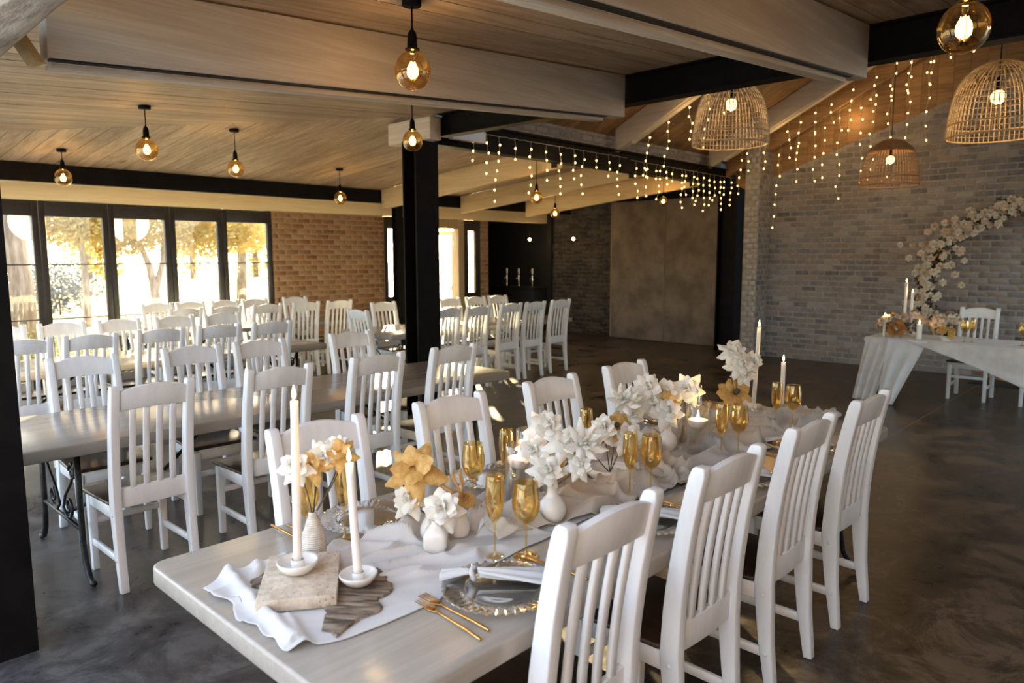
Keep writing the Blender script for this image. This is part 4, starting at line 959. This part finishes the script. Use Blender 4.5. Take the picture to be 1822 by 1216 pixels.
# ------------------------------------------------------------------ flowers
def petal_mesh(name, mat, w, curl, cup, tip, seed):
    r = random.Random(seed)
    def fn(u, v):
        uu = u*2-1; ww = w*math.sin(PI*min(1, v*.70+.10))**.75
        z = v*(1-.10*abs(uu)**2)+tip*v**3*(1-abs(uu))*.25
        y = curl*v**2.2 - cup*(1-uu*uu)*math.sin(PI*min(1, v*.9))*.5 + .05*math.sin(uu*5+seed)*v*v
        return (uu*ww, y, z)
    return MB().grid(fn, 5, 5).mesh(name, mat, fix=False)
PM = {}
for key, mat in (('w', 'petal'), ('g', 'petal_gold'), ('d', 'petal_gold'), ('l', 'petal'), ('a', 'petal_dark')):
    PM[key] = [petal_mesh('petal', M[mat], w_, c_, q_, t_, i) for i, (w_, c_, q_, t_) in enumerate([(.50, -.10, .35, .2), (.52, .30, .25, 1.0), (.46, .75, .15, 1.7), (.26, .12, .3, 1.4)])]
def bud_mesh(mat, seed):
    mb = MB(); r = random.Random(seed)
    for k in range(9):
        a = k*2.4; rr = .10+.035*k; hh = .62-.035*k
        def fn(u, v):
            th = a+(u-.5)*(3.6-.18*k); rad = rr*(.55+.75*math.sin(PI*min(1, v*.72+.12)))*(1+.05*math.sin(u*9+k)); return (rad*math.cos(th), rad*math.sin(th), hh*v+.03*math.sin(u*7+k)*v)
        mb.grid(fn, 8, 4)
    return mb.mesh('rosebud_core', mat, fix=False)
BUD = {k: bud_mesh(M[m], i) for i, (k, m) in enumerate((('w', 'petal'), ('g', 'petal_gold')))}
bcore = MB().sphere((0, 0, .05), .16, 12, 8).mesh('flower_centre', M['stem'])
r5 = random.Random(21)
GRP = {'w': ('rose', 'white roses on the set table'), 'g': ('golden_orchid', 'golden flowers on the set table'), 'd': ('golden_daisy', 'golden flowers on the set table'), 'l': ('lotus_flower', 'white roses on the set table')}
def flower(kind, p, R, neck, label, aim=None, bow=.02):
    nm, grp = GRP[kind]
    if aim is None: aim = (-.62+r5.uniform(-.35, .35), -.60+r5.uniform(-.35, .35), .55+r5.uniform(-.35, .35))
    q = Vector(aim).to_track_quat('Z', 'Y'); t = bpy.data.objects.new(nm, None); C.objects.link(t); t.location = p; t.rotation_mode = 'QUATERNION'; t.rotation_quaternion = q; t.empty_display_size = .03
    tag(t, label, 'flower', grp); K = kind if kind in PM else 'w'; ms = PM[K]
    off = Vector((0, 0, -R*.35))
    def ring(n_, mi, tilt, s, z, ph=0):
        for k in range(n_):
            a = ph+2*PI*k/n_+r5.uniform(-.12, .12); tl = tilt+r5.uniform(-.12, .12)
            rot = Matrix.Rotation(a, 4, 'Z') @ Matrix.Translation((0, .06*R, z*R)) @ Matrix.Rotation(-tl, 4, 'X') @ Matrix.Scale(R*s*r5.uniform(.9, 1.1), 4)
            o = link('petal', ms[mi], t); o.matrix_local = Matrix.Translation(off) @ rot
    if kind == 'w':
        link('rosebud_core', BUD['w'], t, off, None, R*1.08); ring(4, 0, .30, .82, .05, .3); ring(5, 1, .62, .86, 0, .8); ring(6, 1, 1.0, .90, -.02, .1); ring(6, 2, 1.45, .95, -.06, .5)
    elif kind == 'g':
        o = link('rosebud_core', BUD['g'], t, off, None, R*.55); ring(4, 1, .75, 1.0, 0, .3); ring(5, 2, 1.25, 1.05, -.04, .9)
    elif kind == 'd':
        link('flower_centre', bcore, t, None, None, R*1.3); ring(9, 1, 1.35, .95, 0, .1); ring(7, 1, 1.0, .75, .02, .4)
    else:
        ring(5, 3, .15, .9, 0, 0); ring(7, 3, .5, 1.0, 0, .4); ring(8, 3, .95, 1.1, -.02, .1)
    if neck is not None:
        iv = q.inverted(); a = iv @ (Vector(neck)-Vector(p)); b = Vector((0, 0, -R*.3)); ctrl = b+Vector((0, 0, -.35*(a-b).length))
        pts = [(1-s)**2*b+2*s*(1-s)*ctrl+s*s*a for s in [i/8 for i in range(9)]]
        MB().tube(pts, .0024, 6).obj('stem', M['stem'], t)
    return t
NK = dict(rib=(1.138, 1.925, .90), bl=(1.49, 1.795, .835), bf=(1.439, 1.698, .858), br=(1.572, 1.732, .86), v2=(1.888, 1.592, .885), bo=(2.444, 1.743, .785), v3=(2.976, 1.79, .885), ta=(3.854, 1.868, .86))
FL = [('rib','w',[1.081, 1.935, 1.075],0.041,'white rose at the left of the ribbed vase, behind the tallest candle'),
('rib','g',[1.134, 1.923, 1.066],0.035,'golden flower just right of the tallest front candle'),
('rib','w',[1.178, 1.92, 1.086],0.041,'white rose between the two front candles'),
('rib','g',[1.218, 1.893, 1.099],0.037,'golden flower behind the flame of the shorter front candle'),
('rib','w',[1.234, 1.934, 1.111],0.031,'small white rose highest above the ribbed vase'),
('bl','g',[1.454, 1.831, 1.008],0.062,'large ochre orchid bloom arching above the three bud vases'),
('bl','w',[1.43, 1.827, 0.910],0.045,'drooping white rose left of the square bud vase'),
('bf','w',[1.452, 1.685, 0.908],0.050,'open white rose in the square-shouldered bud vase'),
('v2','w',[1.854, 1.584, 0.965],0.047,'white rose hanging lowest in front of the round-bellied near vase'),
('v2','w',[1.915, 1.637, 1.101],0.052,'white rose standing highest over the round-bellied near vase'),
('v2','w',[1.927, 1.561, 1.055],0.050,'white rose in the middle of the round-bellied near vase'),
('v2','l',[1.964, 1.511, 1.05],0.062,'spiky white bloom at the right of the round-bellied near vase'),
('v2','w',[1.878, 1.676, 1.013],0.045,'white rose touching the rim of the nearest glass cylinder'),
('v2','w',[1.938, 1.51, 0.975],0.036,'small drooping white rose right of the near round vase'),
('v2','g',[1.95, 1.614, 1.01],0.039,'golden flower tucked behind the near round vase roses'),
('bo','w',[2.422, 1.766, 0.984],0.050,'left white rose standing over the low bowl'),
('bo','d',[2.487, 1.741, 0.984],0.055,'golden dark-centred flower over the low bowl'),
('bo','w',[2.502, 1.682, 0.945],0.055,'right white rose over the low bowl, behind the flute'),
('bo','w',[2.422, 1.839, 0.92],0.045,'white rose low at the back of the low bowl'),
('v3','l',[2.785, 1.913, 1.026],0.066,'white lotus-like bloom before the far chair back'),
('v3','w',[2.903, 1.861, 1.081],0.056,'topmost white rose of the far round vase'),
('v3','w',[3.003, 1.829, 1.044],0.062,'white rose at the upper right of the far round vase'),
('v3','w',[2.919, 1.844, 1.004],0.060,'white rose in the middle of the far round vase'),
('v3','w',[2.94, 1.764, 0.975],0.056,'open white rose right above the neck of the far round vase'),
('v3','w',[2.822, 1.889, 0.953],0.048,'white rose hanging left of the far round vase'),
('v3','w',[3.077, 1.75, 1.06],0.056,'white rose in front of the back glass cylinder'),
('v3','g',[2.967, 1.794, 1.015],0.038,'golden flower among the roses of the far round vase'),
('ta','w',[3.84, 1.883, 1.167],0.060,'topmost white rose of the tall far stem'),
('ta','w',[3.931, 1.816, 1.099],0.052,'white rose at the right of the tall far stem'),
('ta','w',[3.84, 1.839, 1.087],0.058,'white rose in the middle of the tall far stem'),
('ta','w',[3.887, 1.833, 1.024],0.048,'lowest white rose of the tall far stem'),
('ta','d',[3.852, 1.87, 0.923],0.080,'large golden daisy under the tall far roses'),
('ta','w',[3.854, 1.795, 0.816],0.056,'white rose lying low by the far gold wine glass'),
('ta','g',[3.759, 1.968, 0.815],0.050,'golden flower lying low beside the far flute')]
for a, k, p, R, lab in FL: flower(k, p, R*1.08, NK[a], lab)
# scabious pompom and dried curls
t = empty('dried_scabious', (1.597, 1.729, .885), 0, 'ochre dried pompom flower in the pear-shaped bud vase', 'flower', 'golden flowers on the set table')
mb = MB(); r6 = random.Random(5)
for k in range(150):
    z = 1-2*(k+.5)/150; a = k*2.399; q = Vector((math.sqrt(1-z*z)*math.cos(a), math.sqrt(1-z*z)*math.sin(a), z)); s_ = q.orthogonal().normalized()*.0035
    mb.add([q*.012-s_, q*.012+s_, q*.031+s_*1.2, q*.033-s_*1.2], [(0, 1, 2, 3)])
tag(mb.obj('florets', M['petal_gold'], t, fix=False), kind='stuff')
MB().tube([(0, 0, 0), (-.01, 0, -.03), (-.025, .003, -.03)], .002, 6).obj('stem', M['stem'], t)
for k, (dx, dy, h) in enumerate(((-.03, .03, .10), (.02, .045, .09), (-.055, .05, .06))):
    MB().tube([(-.02, .003, -.03), (dx*.5, dy*.5, h*.4), (dx, dy, h*.8), (dx+.012, dy+.01, h)], [.002, .004, .006, .002], 8).obj('dried_pod', M['petal_dark'], t)

# ------------------------------------------------------------------ plates, cutlery, napkins
def plate_mesh():
    P = []; n_ = 120; prof = [(.0005, .004), (.060, .004), (.095, .005), (.105, .008), (.112, .0115), (.140, .0135), (.160, .0165), (.1685, .018), (.1685, .0155), (.160, .0135), (.140, .0105), (.112, .0085), (.103, .003), (.060, .001), (.0005, .001)]
    vs = []; fs = []
    for (r, z) in prof:
        for k in range(n_):
            a = 2*PI*k/n_; f = max(0, min(1, (r-.108)/.02)); zz = z+.0034*f*math.sin(40*a+r*90); rr = r*(1+.006*f*math.sin(40*a)); vs.append((rr*math.cos(a), rr*math.sin(a), zz))
    m = len(prof)
    for i in range(m-1):
        for k in range(n_): fs.append((i*n_+k, i*n_+(k+1) % n_, (i+1)*n_+(k+1) % n_, (i+1)*n_+k))
    return MB().add(vs, fs, True).mesh('charger_plate', M['plateglass'])
pmesh = plate_mesh()
PLT = [(1.381, 1.35, 'clear ribbed glass charger plate under the knotted napkin, nearest the camera'), (2.11, 1.35, 'clear ribbed glass charger plate behind the second near chair'), (2.785, 1.35, 'clear ribbed glass charger plate behind the third near chair'), (3.48, 1.35, 'clear ribbed glass charger plate behind the fourth near chair'),
       (1.451, 2.082, 'clear ribbed glass charger plate behind the two front candles'), (2.08, 2.09, 'clear ribbed glass charger plate before the second far chair'), (2.80, 2.10, 'clear ribbed glass charger plate before the third far chair'), (3.50, 2.10, 'clear ribbed glass charger plate before the furthest far chair')]
for x, y, lab in PLT: tag(link('charger_plate', pmesh, None, (x, y, .7635)), lab, 'plate', 'clear ribbed charger plates')
def fork_mesh():
    mb = MB()
    mb.tube([(0, -.105, .004), (0, -.06, .0055), (0, .02, .004), (0, .045, .0045)], [.0035, .0034, .0026, .003], 8)
    pts = [(-.003, .040), (.003, .040), (.010, .055), (.0115, .070), (-.0115, .070), (-.010, .055)]
    mb.add([(a, b, z) for z in (.0035, .0055) for a, b in pts], [(5, 4, 3, 2, 1, 0), (6, 7, 8, 9, 10, 11)]+[(i, (i+1) % 6, 6+(i+1) % 6, 6+i) for i in range(6)])
    for k in range(4): x = -.0095+k*.0063; mb.box(x-.0012, x+.0012, .070, .108, .0035, .0055)
    return mb.mesh('fork', M['gold'], bevel=.0004, seg=1)
def knife_mesh():
    mb = MB(); mb.tube([(0, -.11, .004), (0, -.05, .005), (0, .01, .004)], [.0038, .0038, .003], 8)
    pts = [(-.004, .01), (.004, .01), (.008, .03), (.008, .09), (.003, .115), (-.003, .118), (-.005, .05)]
    mb.add([(a, b, z) for z in (.003, .0048) for a, b in pts], [(6, 5, 4, 3, 2, 1, 0), (7, 8, 9, 10, 11, 12, 13)]+[(i, (i+1) % 7, 7+(i+1) % 7, 7+i) for i in range(7)])
    return mb.mesh('knife', M['gold'], bevel=.0004, seg=1)
FM, KM = fork_mesh(), knife_mesh()
def cut(me, n, x, y, rz, lab, s=1.2):
    return tag(link(n, me, None, (x, y, .7612), (0, 0, rz), s), lab, n, 'gold cutlery')
cut(FM, 'fork', 1.172, 1.338, -.10, 'gold fork nearest the camera, left of the front plate', 1.28)
cut(FM, 'fork', 1.208, 1.356, -.03, 'gold fork right beside the front glass plate', 1.28)
cut(KM, 'knife', 1.60, 1.35, .03, 'gold knife right of the front plate, behind the first chair')
cut(FM, 'fork', 1.90, 1.345, 0, 'gold fork left of the plate behind the second near chair'); cut(KM, 'knife', 2.33, 1.35, 0, 'gold knife right of the plate behind the second near chair')
cut(FM, 'fork', 2.56, 1.345, 0, 'gold fork left of the plate behind the third near chair'); cut(KM, 'knife', 3.0, 1.35, 0, 'gold knife right of the plate behind the third near chair')
cut(FM, 'fork', 3.26, 1.345, 0, 'gold fork left of the plate behind the fourth near chair')
cut(KM, 'knife', 1.187, 2.15, PI, 'gold knife at the far edge behind the candles, left one'); cut(KM, 'knife', 1.225, 2.12, PI, 'gold knife at the far edge behind the candles, right one', 1.1)
cut(FM, 'fork', 1.67, 2.10, PI, 'gold fork right of the plate behind the front candles'); cut(FM, 'fork', 1.71, 2.13, PI, 'gold fork between the first two far plates')
cut(KM, 'knife', 1.87, 2.11, PI, 'gold knife left of the second far plate'); cut(FM, 'fork', 2.30, 2.10, PI, 'gold fork right of the second far plate')
cut(KM, 'knife', 2.58, 2.12, PI, 'gold knife left of the third far plate'); cut(FM, 'fork', 3.03, 2.12, PI, 'gold fork right of the third far plate')
def napkin(x, y, rz, lab, s=1.0):
    t = empty('knotted_napkin', (x, y, .782), rz, lab, 'napkin', 'knotted linen napkins')
    def lobe(L, W0, W1, sgn, seed, zt):
        def fn(u, v):
            s_ = v; wd = W0+(W1-W0)*s_**.8; a = (u-.5)*2; fold = .008*(1-abs(a)**2)+.005*math.sin(a*7+seed)*min(1, s_*2+.3)
            return (sgn*(s_*L+.012)+.006*a*a, a*wd, zt*(1-s_)+fold*(1.2-.5*s_)+.004)
        return fn
    for sgn, L, W1, sd_ in ((1, .20*s, .055, 1), (-1, .085*s, .038, 3)):
        o = link('napkin_fold', MB().grid(lobe(L, .011, W1, sgn, sd_, .012), 22, 16).mesh('napkin_fold', M['linen_white'], fix=False), t); m_ = o.modifiers.new('thick', 'SOLIDIFY'); m_.thickness = .003
    o = link('napkin_fold', MB().grid(lobe(.18*s, .010, .05, 1, 5, .006), 22, 16).mesh('napkin_fold', M['linen_white'], fix=False), t, (0, 0, -.004), (0, 0, .16)); m_ = o.modifiers.new('thick', 'SOLIDIFY'); m_.thickness = .003
    MB().tube([(.004*math.sin(k*.8), .017*math.cos(2*PI*k/16), .012+.015*math.sin(2*PI*k/16)) for k in range(16)], [.0075+.0015*math.sin(k*2.1) for k in range(16)], 10, closed=True).obj('knot', M['linen_white'], t)
napkin(1.362, 1.445, math.radians(-50), 'white gauze napkin tied in a knot on the front glass plate')
napkin(2.10, 1.42, math.radians(-60), 'white gauze napkin tied in a knot behind the second near chair')
napkin(2.78, 1.42, math.radians(-60), 'white gauze napkin tied in a knot behind the third near chair')
napkin(3.47, 1.42, math.radians(-60), 'white gauze napkin tied in a knot behind the fourth near chair')

# ------------------------------------------------------------------ bridal table and floral arch
bt = empty('bridal_table', (9.3, 1.5, 0), 0, 'narrow bridal table against the brick wall, draped in pale cloth', 'table')
MB().box(-.40, .40, -1.25, 1.27, .70, .745).obj('tabletop', M['white'], bt, bevel=.008)
for sx_ in (-1, 1):
    for sy in (-1, 1): MB().box(sx_*.33-.03, sx_*.33+.03, sy*1.1-.03, sy*1.1+.03, 0, .70).obj('leg', M['iron'], bt)
def drape(name, topf, botf, mat, lab, folds, amp, out, nx=90, ny=40):
    def fn(u, v):
        a, b = Vector(topf(u)), Vector(botf(u)); p = a.lerp(b, v); p += Vector(out)*(amp*math.sin(u*folds*2*PI+1.3*math.sin(v*2))*min(1, v*2.5+.05)); return tuple(p)
    o = link(name, MB().grid(fn, nx, ny).mesh(name, M[mat], fix=False)); m_ = o.modifiers.new('thick', 'SOLIDIFY'); m_.thickness = .004
    return tag(o, lab, 'cloth', 'bridal table drapes')
def lerp(a, b, t): return tuple(x+(y-x)*t for x, y in zip(a, b))
drape('table_drape', lambda u: lerp((8.875, 2.74, .752), (8.875, 2.42, .752), u), lambda u: lerp((8.86, 2.86, .02), (8.86, 2.62, .02), u), 'linen_grey', 'grey-beige gauze drape falling to the floor at the left end of the bridal table', 3.2, .018, (1, 0, 0))
drape('table_drape', lambda u: lerp((8.862, 2.50, .754), (8.862, 2.10, .754), u), lambda u: lerp((8.82, 2.58, .012), (8.80, 2.40, .012), u), 'linen_white', 'white gauze drape narrowing to the floor in front of the bridal table', 2.3, .016, (1, 0, 0))
drape('table_drape', lambda u: lerp((8.872, 2.30, .753), (8.872, .25, .753), u), lambda u: (8.83, 2.30-2.05*u, .74-.62*min(1, max(0, u*1.25))**1.15), 'linen_grey', 'grey gauze swag sweeping down along the front of the bridal table', 3.3, .010, (1, 0, 0), 160, 30)
tp = MB().grid(lambda u, v: (8.875+.78*v, .26+2.5*u, .7475+.004+.012*max(0, noise.noise(Vector((u*14, v*5, 0))))), 90, 30).mesh('table_overlay', M['linen_grey'], fix=False)
tag(link('table_overlay', tp), 'grey-beige gauze cloth lying crumpled on the bridal table top', 'cloth', 'bridal table drapes')
def bloom_mesh(mat, seed):
    mb = MB(); r = random.Random(seed)
    for ri, (n_, tl, s_) in enumerate(((3, .25, .75), (5, .7, .95), (6, 1.2, 1.0))):
        for k in range(n_):
            a = ri*.5+2*PI*k/n_; R_ = Matrix.Rotation(a, 4, 'Z') @ Matrix.Rotation(-tl+r.uniform(-.15, .15), 4, 'X') @ Matrix.Scale(s_, 4); src = PM['w'][1]
            mb.add([R_ @ v.co for v in src.vertices], [tuple(f.vertices) for f in src.polygons], True)
    return mb.mesh('rose_head', mat, fix=False)
BLM = [bloom_mesh(M['petal_arch'], k) for k in range(3)]; BLG = [bloom_mesh(M['petal_gold'], k+5) for k in range(2)]
def leafblob(c, rx, ry, rz_, n_, size, seed):
    mb = MB(); r = random.Random(seed)
    for _ in range(n_):
        q = Vector((r.gauss(0, 1), r.gauss(0, 1), r.gauss(0, 1))); q = q.normalized()*(r.random()**.4); p = Vector(c)+Vector((q.x*rx, q.y*ry, q.z*rz_))
        a = Vector((r.gauss(0, 1), r.gauss(0, 1), r.gauss(0, 1))).normalized(); b = a.orthogonal().normalized()*size*.45; a *= size
        mb.add([p-a*.5, p+b*.5, p+a*.5, p-b*.5], [(0, 1, 2, 3)])
    return mb
ar = empty('floral_arch', (11.25, 1.62, 1.18), 0, 'round floral arch of cream roses in front of the brick gable wall', 'floral arch')
MB().tube([(0, 1.13*math.cos(a), 1.13*math.sin(a)) for a in [2*PI*k/72 for k in range(72)]], .014, 8, closed=True).obj('hoop', M['gold'], ar)
MB().box(-.18, .18, -.5, .5, -1.18, -1.165).obj('base_plate', M['iron'], ar)
r7 = random.Random(14); fb_ = MB()
def arcpt(a, dr, dx): R_ = 1.13+dr; return Vector((dx, R_*math.cos(a), R_*math.sin(a)))
lv = MB()
for k in range(40):
    a = math.radians(-14+k*3.2); wv = .10+.05*math.sin(k*.8); s_ = leafblob(arcpt(a, r7.uniform(-.05, .05), .02), .07, .13, .13, 40, .075, k); lv.add(s_.v, s_.f)
tag(lv.obj('foliage', M['leafy'], ar, fix=False), kind='stuff')
for k in range(185):
    f = r7.random(); a = math.radians(-16+f*128); wd = (.06+.17*math.sin(PI*min(1, f*1.1+.12)))*(1 if (.0 < f < .93) else .5)
    p = arcpt(a, r7.gauss(0, 1)*wd*.62, r7.uniform(-.15, .03))
    q = Vector((-1+r7.uniform(-.3, .3), -.5+r7.uniform(-.6, .6), r7.uniform(-.5, .6))).to_track_quat('Z', 'Y').to_euler()
    link('rose_head', BLM[k % 3], ar, p, q, r7.uniform(.034, .054))
def posy(x, y, z, r, n_, lab, mix=.2, pot=None, seed=1):
    t = empty('flower_posy', (x, y, z), 0, lab, 'flowers', 'flower posies on the bridal table'); rr = random.Random(seed)
    s_ = leafblob((0, 0, r*.8), r*.8, r*.8, r*.6, 60, .05, seed); tag(s_.obj('foliage', M['leafy'], t, fix=False), kind='stuff')
    for k in range(n_):
        q = Vector((rr.uniform(-1, .3), rr.uniform(-1, 1), rr.uniform(-.2, 1))).normalized()
        link('rose_head', BLG[k % 2] if rr.random() < mix else BLM[k % 3], t, Vector((q.x*r, q.y*r, r*.9+q.z*r)), q.to_track_quat('Z', 'Y').to_euler(), rr.uniform(.038, .055))
    MB().lathe([(.001, 0), (.04, 0), (.055, .03), (.05, .06), (.045, .058)], 20).obj('pot', M['ceramic'], t)
posy(9.15, 2.56, .75, .13, 11, 'rose posy at the left corner of the bridal table', .2, seed=1)
posy(9.38, 2.38, .75, .15, 13, 'rose posy with golden blooms beside the bridal table candles', .3, seed=2)
posy(9.30, 2.02, .75, .15, 13, 'rose posy nearest the bridal chair', .2, seed=3)
posy(9.10, 1.98, .75, .075, 7, 'small golden posy in a white pot on the bridal table', .95, seed=4)
pp = empty('pampas_ball', (9.02, 2.46, .752), 0, 'round brown dried grass ball on the bridal table', 'dried flowers')
mb = MB(); 
for k in range(420):
    z = 1-2*(k+.5)/420; a = k*2.399; q = Vector((math.sqrt(1-z*z)*math.cos(a), math.sqrt(1-z*z)*math.sin(a), z)); s_ = q.orthogonal().normalized()*.004
    mb.add([Vector((0, 0, .1))+q*.05-s_, Vector((0, 0, .1))+q*.05+s_, Vector((0, 0, .1))+q*.10+s_, Vector((0, 0, .1))+q*.10-s_], [(0, 1, 2, 3)])
tag(mb.obj('dried_tufts', M['petal_dark'], pp, fix=False), kind='stuff')
MB().lathe([(.001, 0), (.03, 0), (.04, .03), (.03, .06)], 16).obj('pot', M['stoneware'], pp)
for k, (y, h, z, lab) in enumerate(((2.50, .62, .755, 'tallest taper candle on the bridal table'), (2.43, .50, .755, 'second tall taper candle on the bridal table'), (2.60, .235, .755, 'short candle among the posies at the left of the bridal table'), (2.27, .17, .755, 'thick short candle on the front edge of the bridal table'))):
    candle(9.45 if k < 2 else 9.05, y if k != 3 else 2.235, z, h, lab, .018 if k < 3 else .03, flame=1.4, top=.016 if k < 3 else .029, group='candles on the bridal table', glow=.6)
glassw('w', 9.10, 1.80, 'gold wine glass before the bridal chair', .752, 1.0); glassw('f', 9.12, 1.73, 'gold champagne flute before the bridal chair', .752, 1.0)
glassw('w', 9.12, 1.28, 'gold wine glass at the right edge of the photo on the bridal table', .752, 1.0)

# ------------------------------------------------------------------ garden
gd = MB().box(-60, 120, 11.12, 160, -.25, -.10).obj('lawn', M['lawn']); tag(gd, kind='structure')
tag(MB().add([(4, 18.0, -.09), (40, 34, -.09), (60, 44, -.09), (60, 47, -.09), (38, 37.5, -.09), (4, 20.5, -.09)], [(0, 1, 2, 3, 4, 5)]).obj('garden_path', M['path']), kind='structure')
tag(MB().box(-6, 12, 11.12, 13.0, -.12, -.04).obj('terrace', M['path'], bevel=.01), kind='structure')
def tree(x, y, trunkpts, rad, crown, lab, leaf, seed, size=.16, n_=1500, name='tree'):
    t = empty(name, (x, y, -.1), 0, lab, 'tree', 'garden trees')
    mb = MB(); 
    for pts, rr in trunkpts: mb.tube(pts, rr, 12)
    mb.obj('trunk', M['trunk'], t)
    cb = MB()
    for i, (cx, cy_, cz, rx, ry, rz_, nn) in enumerate(crown):
        s_ = leafblob((cx, cy_, cz), rx, ry, rz_, nn, size, seed*10+i); cb.add(s_.v, s_.f)
    tag(cb.obj('foliage', M[leaf], t, fix=False), kind='stuff')
tree(3.02, 14.2, [([(0, 0, 0), (.03, 0, 1.2), (-.04, 0, 2.6), (.05, 0, 5)], [.34, .27, .25, .22])], 0, [(-.9, .5, 3.6, 1.0, .8, 1.0, 700), (-1.0, .2, 1.9, .5, .5, .6, 200)], 'thick grey-barked tree trunk close outside the leftmost window', 'leaf_green', 1)
tree(8.15, 22.0, [([(.1, 0, 0), (0, 0, .7), (-.12, 0, 1.5), (-.5, 0, 2.6), (-.9, .2, 3.6)], [.17, .12, .09, .06, .03]), ([(0, 0, .8), (.25, 0, 1.6), (.35, 0, 2.6), (.3, .1, 4)], [.10, .08, .06, .03])], 0,
     [(-1.0, 0, 2.5, 1.2, 1, .8, 2600), (.3, .3, 2.8, 1.5, 1.2, .9, 3200), (1.7, .3, 2.5, 1.3, 1, .8, 2600), (-1.3, -.2, 1.5, .45, .5, .35, 260), (.6, 0, 4.0, 2.4, 1.5, 1.2, 3000), (3.0, .3, 2.6, .9, .8, .7, 1500)], 'golden drooping tree with a forked trunk, seen through the middle window', 'leaf_gold', 2)
tree(5.9, 20.5, [([(0, 0, 0), (.02, 0, 1.2), (-.03, 0, 2.2), (.02, 0, 3.4)], [.10, .08, .07, .04])], 0, [(-.2, 0, 2.7, 1.1, 1, .7, 2000), (.7, .2, 2.9, 1.0, 1, .8, 1600), (-1.2, 0, 2.9, .9, .9, .8, 1300), (0, 0, 3.9, 2.0, 1.2, 1, 1800)], 'slim pale-trunked tree seen through the second window', 'leaf_gold', 3)
tree(13.2, 27, [([(0, 0, 0), (.1, 0, 2), (0, 0, 4)], [.2, .16, .1])], 0, [(0, 0, 2.9, 2.4, 1.6, 1.0, 2800), (-1.6, 0, 3.8, 1.8, 1.4, 1.1, 1800), (1.9, 0, 3.4, 1.8, 1.4, 1.3, 1800)], 'golden-leaved tree seen through the rightmost window', 'leaf_gold', 4, .17)
def shrub(x, y, r, h, leaf, lab, seed, n_=700, size=.09, grp='garden shrubs'):
    t = empty('shrub', (x, y, -.1), 0, lab, 'shrub', grp)
    tag(leafblob((0, 0, h*.5), r, r*.7, h*.5, n_, size, seed).obj('foliage', M[leaf], t, fix=False), kind='stuff'); MB().tube([(0, 0, 0), (0, 0, h*.4)], .03, 6).obj('stem', M['stem'], t)
shrub(6.6, 25.5, 1.25, 1.7, 'leaf_grey', 'dark blue-grey round bush behind the slim tree', 31, 1500, .16)
shrub(4.6, 25.0, 1.0, 2.6, 'leaf_grey', 'tall blue-grey bush left of the slim tree', 32, 1200, .2)
for k, (x, y, r, h) in enumerate(((2.5, 12.2, .5, .85), (3.3, 12.4, .5, .75), (4.1, 12.3, .5, .9), (4.9, 12.5, .45, .7))):
    shrub(x, y, r, h, 'leaf_green', ['low yellow-green flowering plants at the foot of the %s window' % q for q in ('leftmost', 'second', 'third', 'fourth')][k], 40+k, 500, .07)
r8 = random.Random(2)
for x, wn_ in ((12.5, 'leftmost'), (19, 'second'), (25, 'third'), (30.5, 'fourth'), (36, 'fifth')):
    k = int(x); y = 62+r8.uniform(-3, 3); t = empty('background_tree', (x, y, -.1), 0, 'hazy golden tree far beyond the lawn, through the %s window' % wn_, 'tree', 'distant tree line')
    tag(leafblob((0, 0, 4.2), 2.5, 2.5, 4.2, 900, .6, 60+k).obj('foliage', M['leaf_gold'], t, fix=False), kind='stuff'); MB().tube([(0, 0, 0), (0, 0, 3)], .25, 8).obj('trunk', M['trunk'], t)
# round white window decals split by the door stiles
wl = {o.name: o for o in bpy.data.objects if o.name.startswith('window_')}
def decal(win, cx, cz, r, x0, x1, ztop=2.22):
    pts = []
    n_ = 24
    xs_ = [x0+(x1-x0)*i/n_ for i in range(n_+1)]
    lo_ = [(x, cz-math.sqrt(max(0, r*r-(x-cx)**2))) for x in xs_]; hi_ = [(x, min(ztop, cz+math.sqrt(max(0, r*r-(x-cx)**2)))) for x in xs_]
    vs = []; fs = []
    for (a, b), (c, d) in zip(lo_, hi_): vs += [(a, YW+.026, b), (c, YW+.026, d), (a, YW+.0295, b), (c, YW+.0295, d)]
    for i in range(n_): q = i*4; fs += [(q, q+4, q+5, q+1), (q+2, q+3, q+7, q+6), (q, q+2, q+6, q+4), (q+1, q+5, q+7, q+3)]
    o = MB().add(vs, fs).obj('round_decal', M['paper'], win, fix=False); return o
decal(wl['window_5'], 2.58, 2.156, .26, 2.325, 2.575); decal(wl['window_7'], 3.75, 2.17, .27, 3.56, 3.66); decal(wl['window_7'], 3.75, 2.17, .27, 3.85, 4.01)
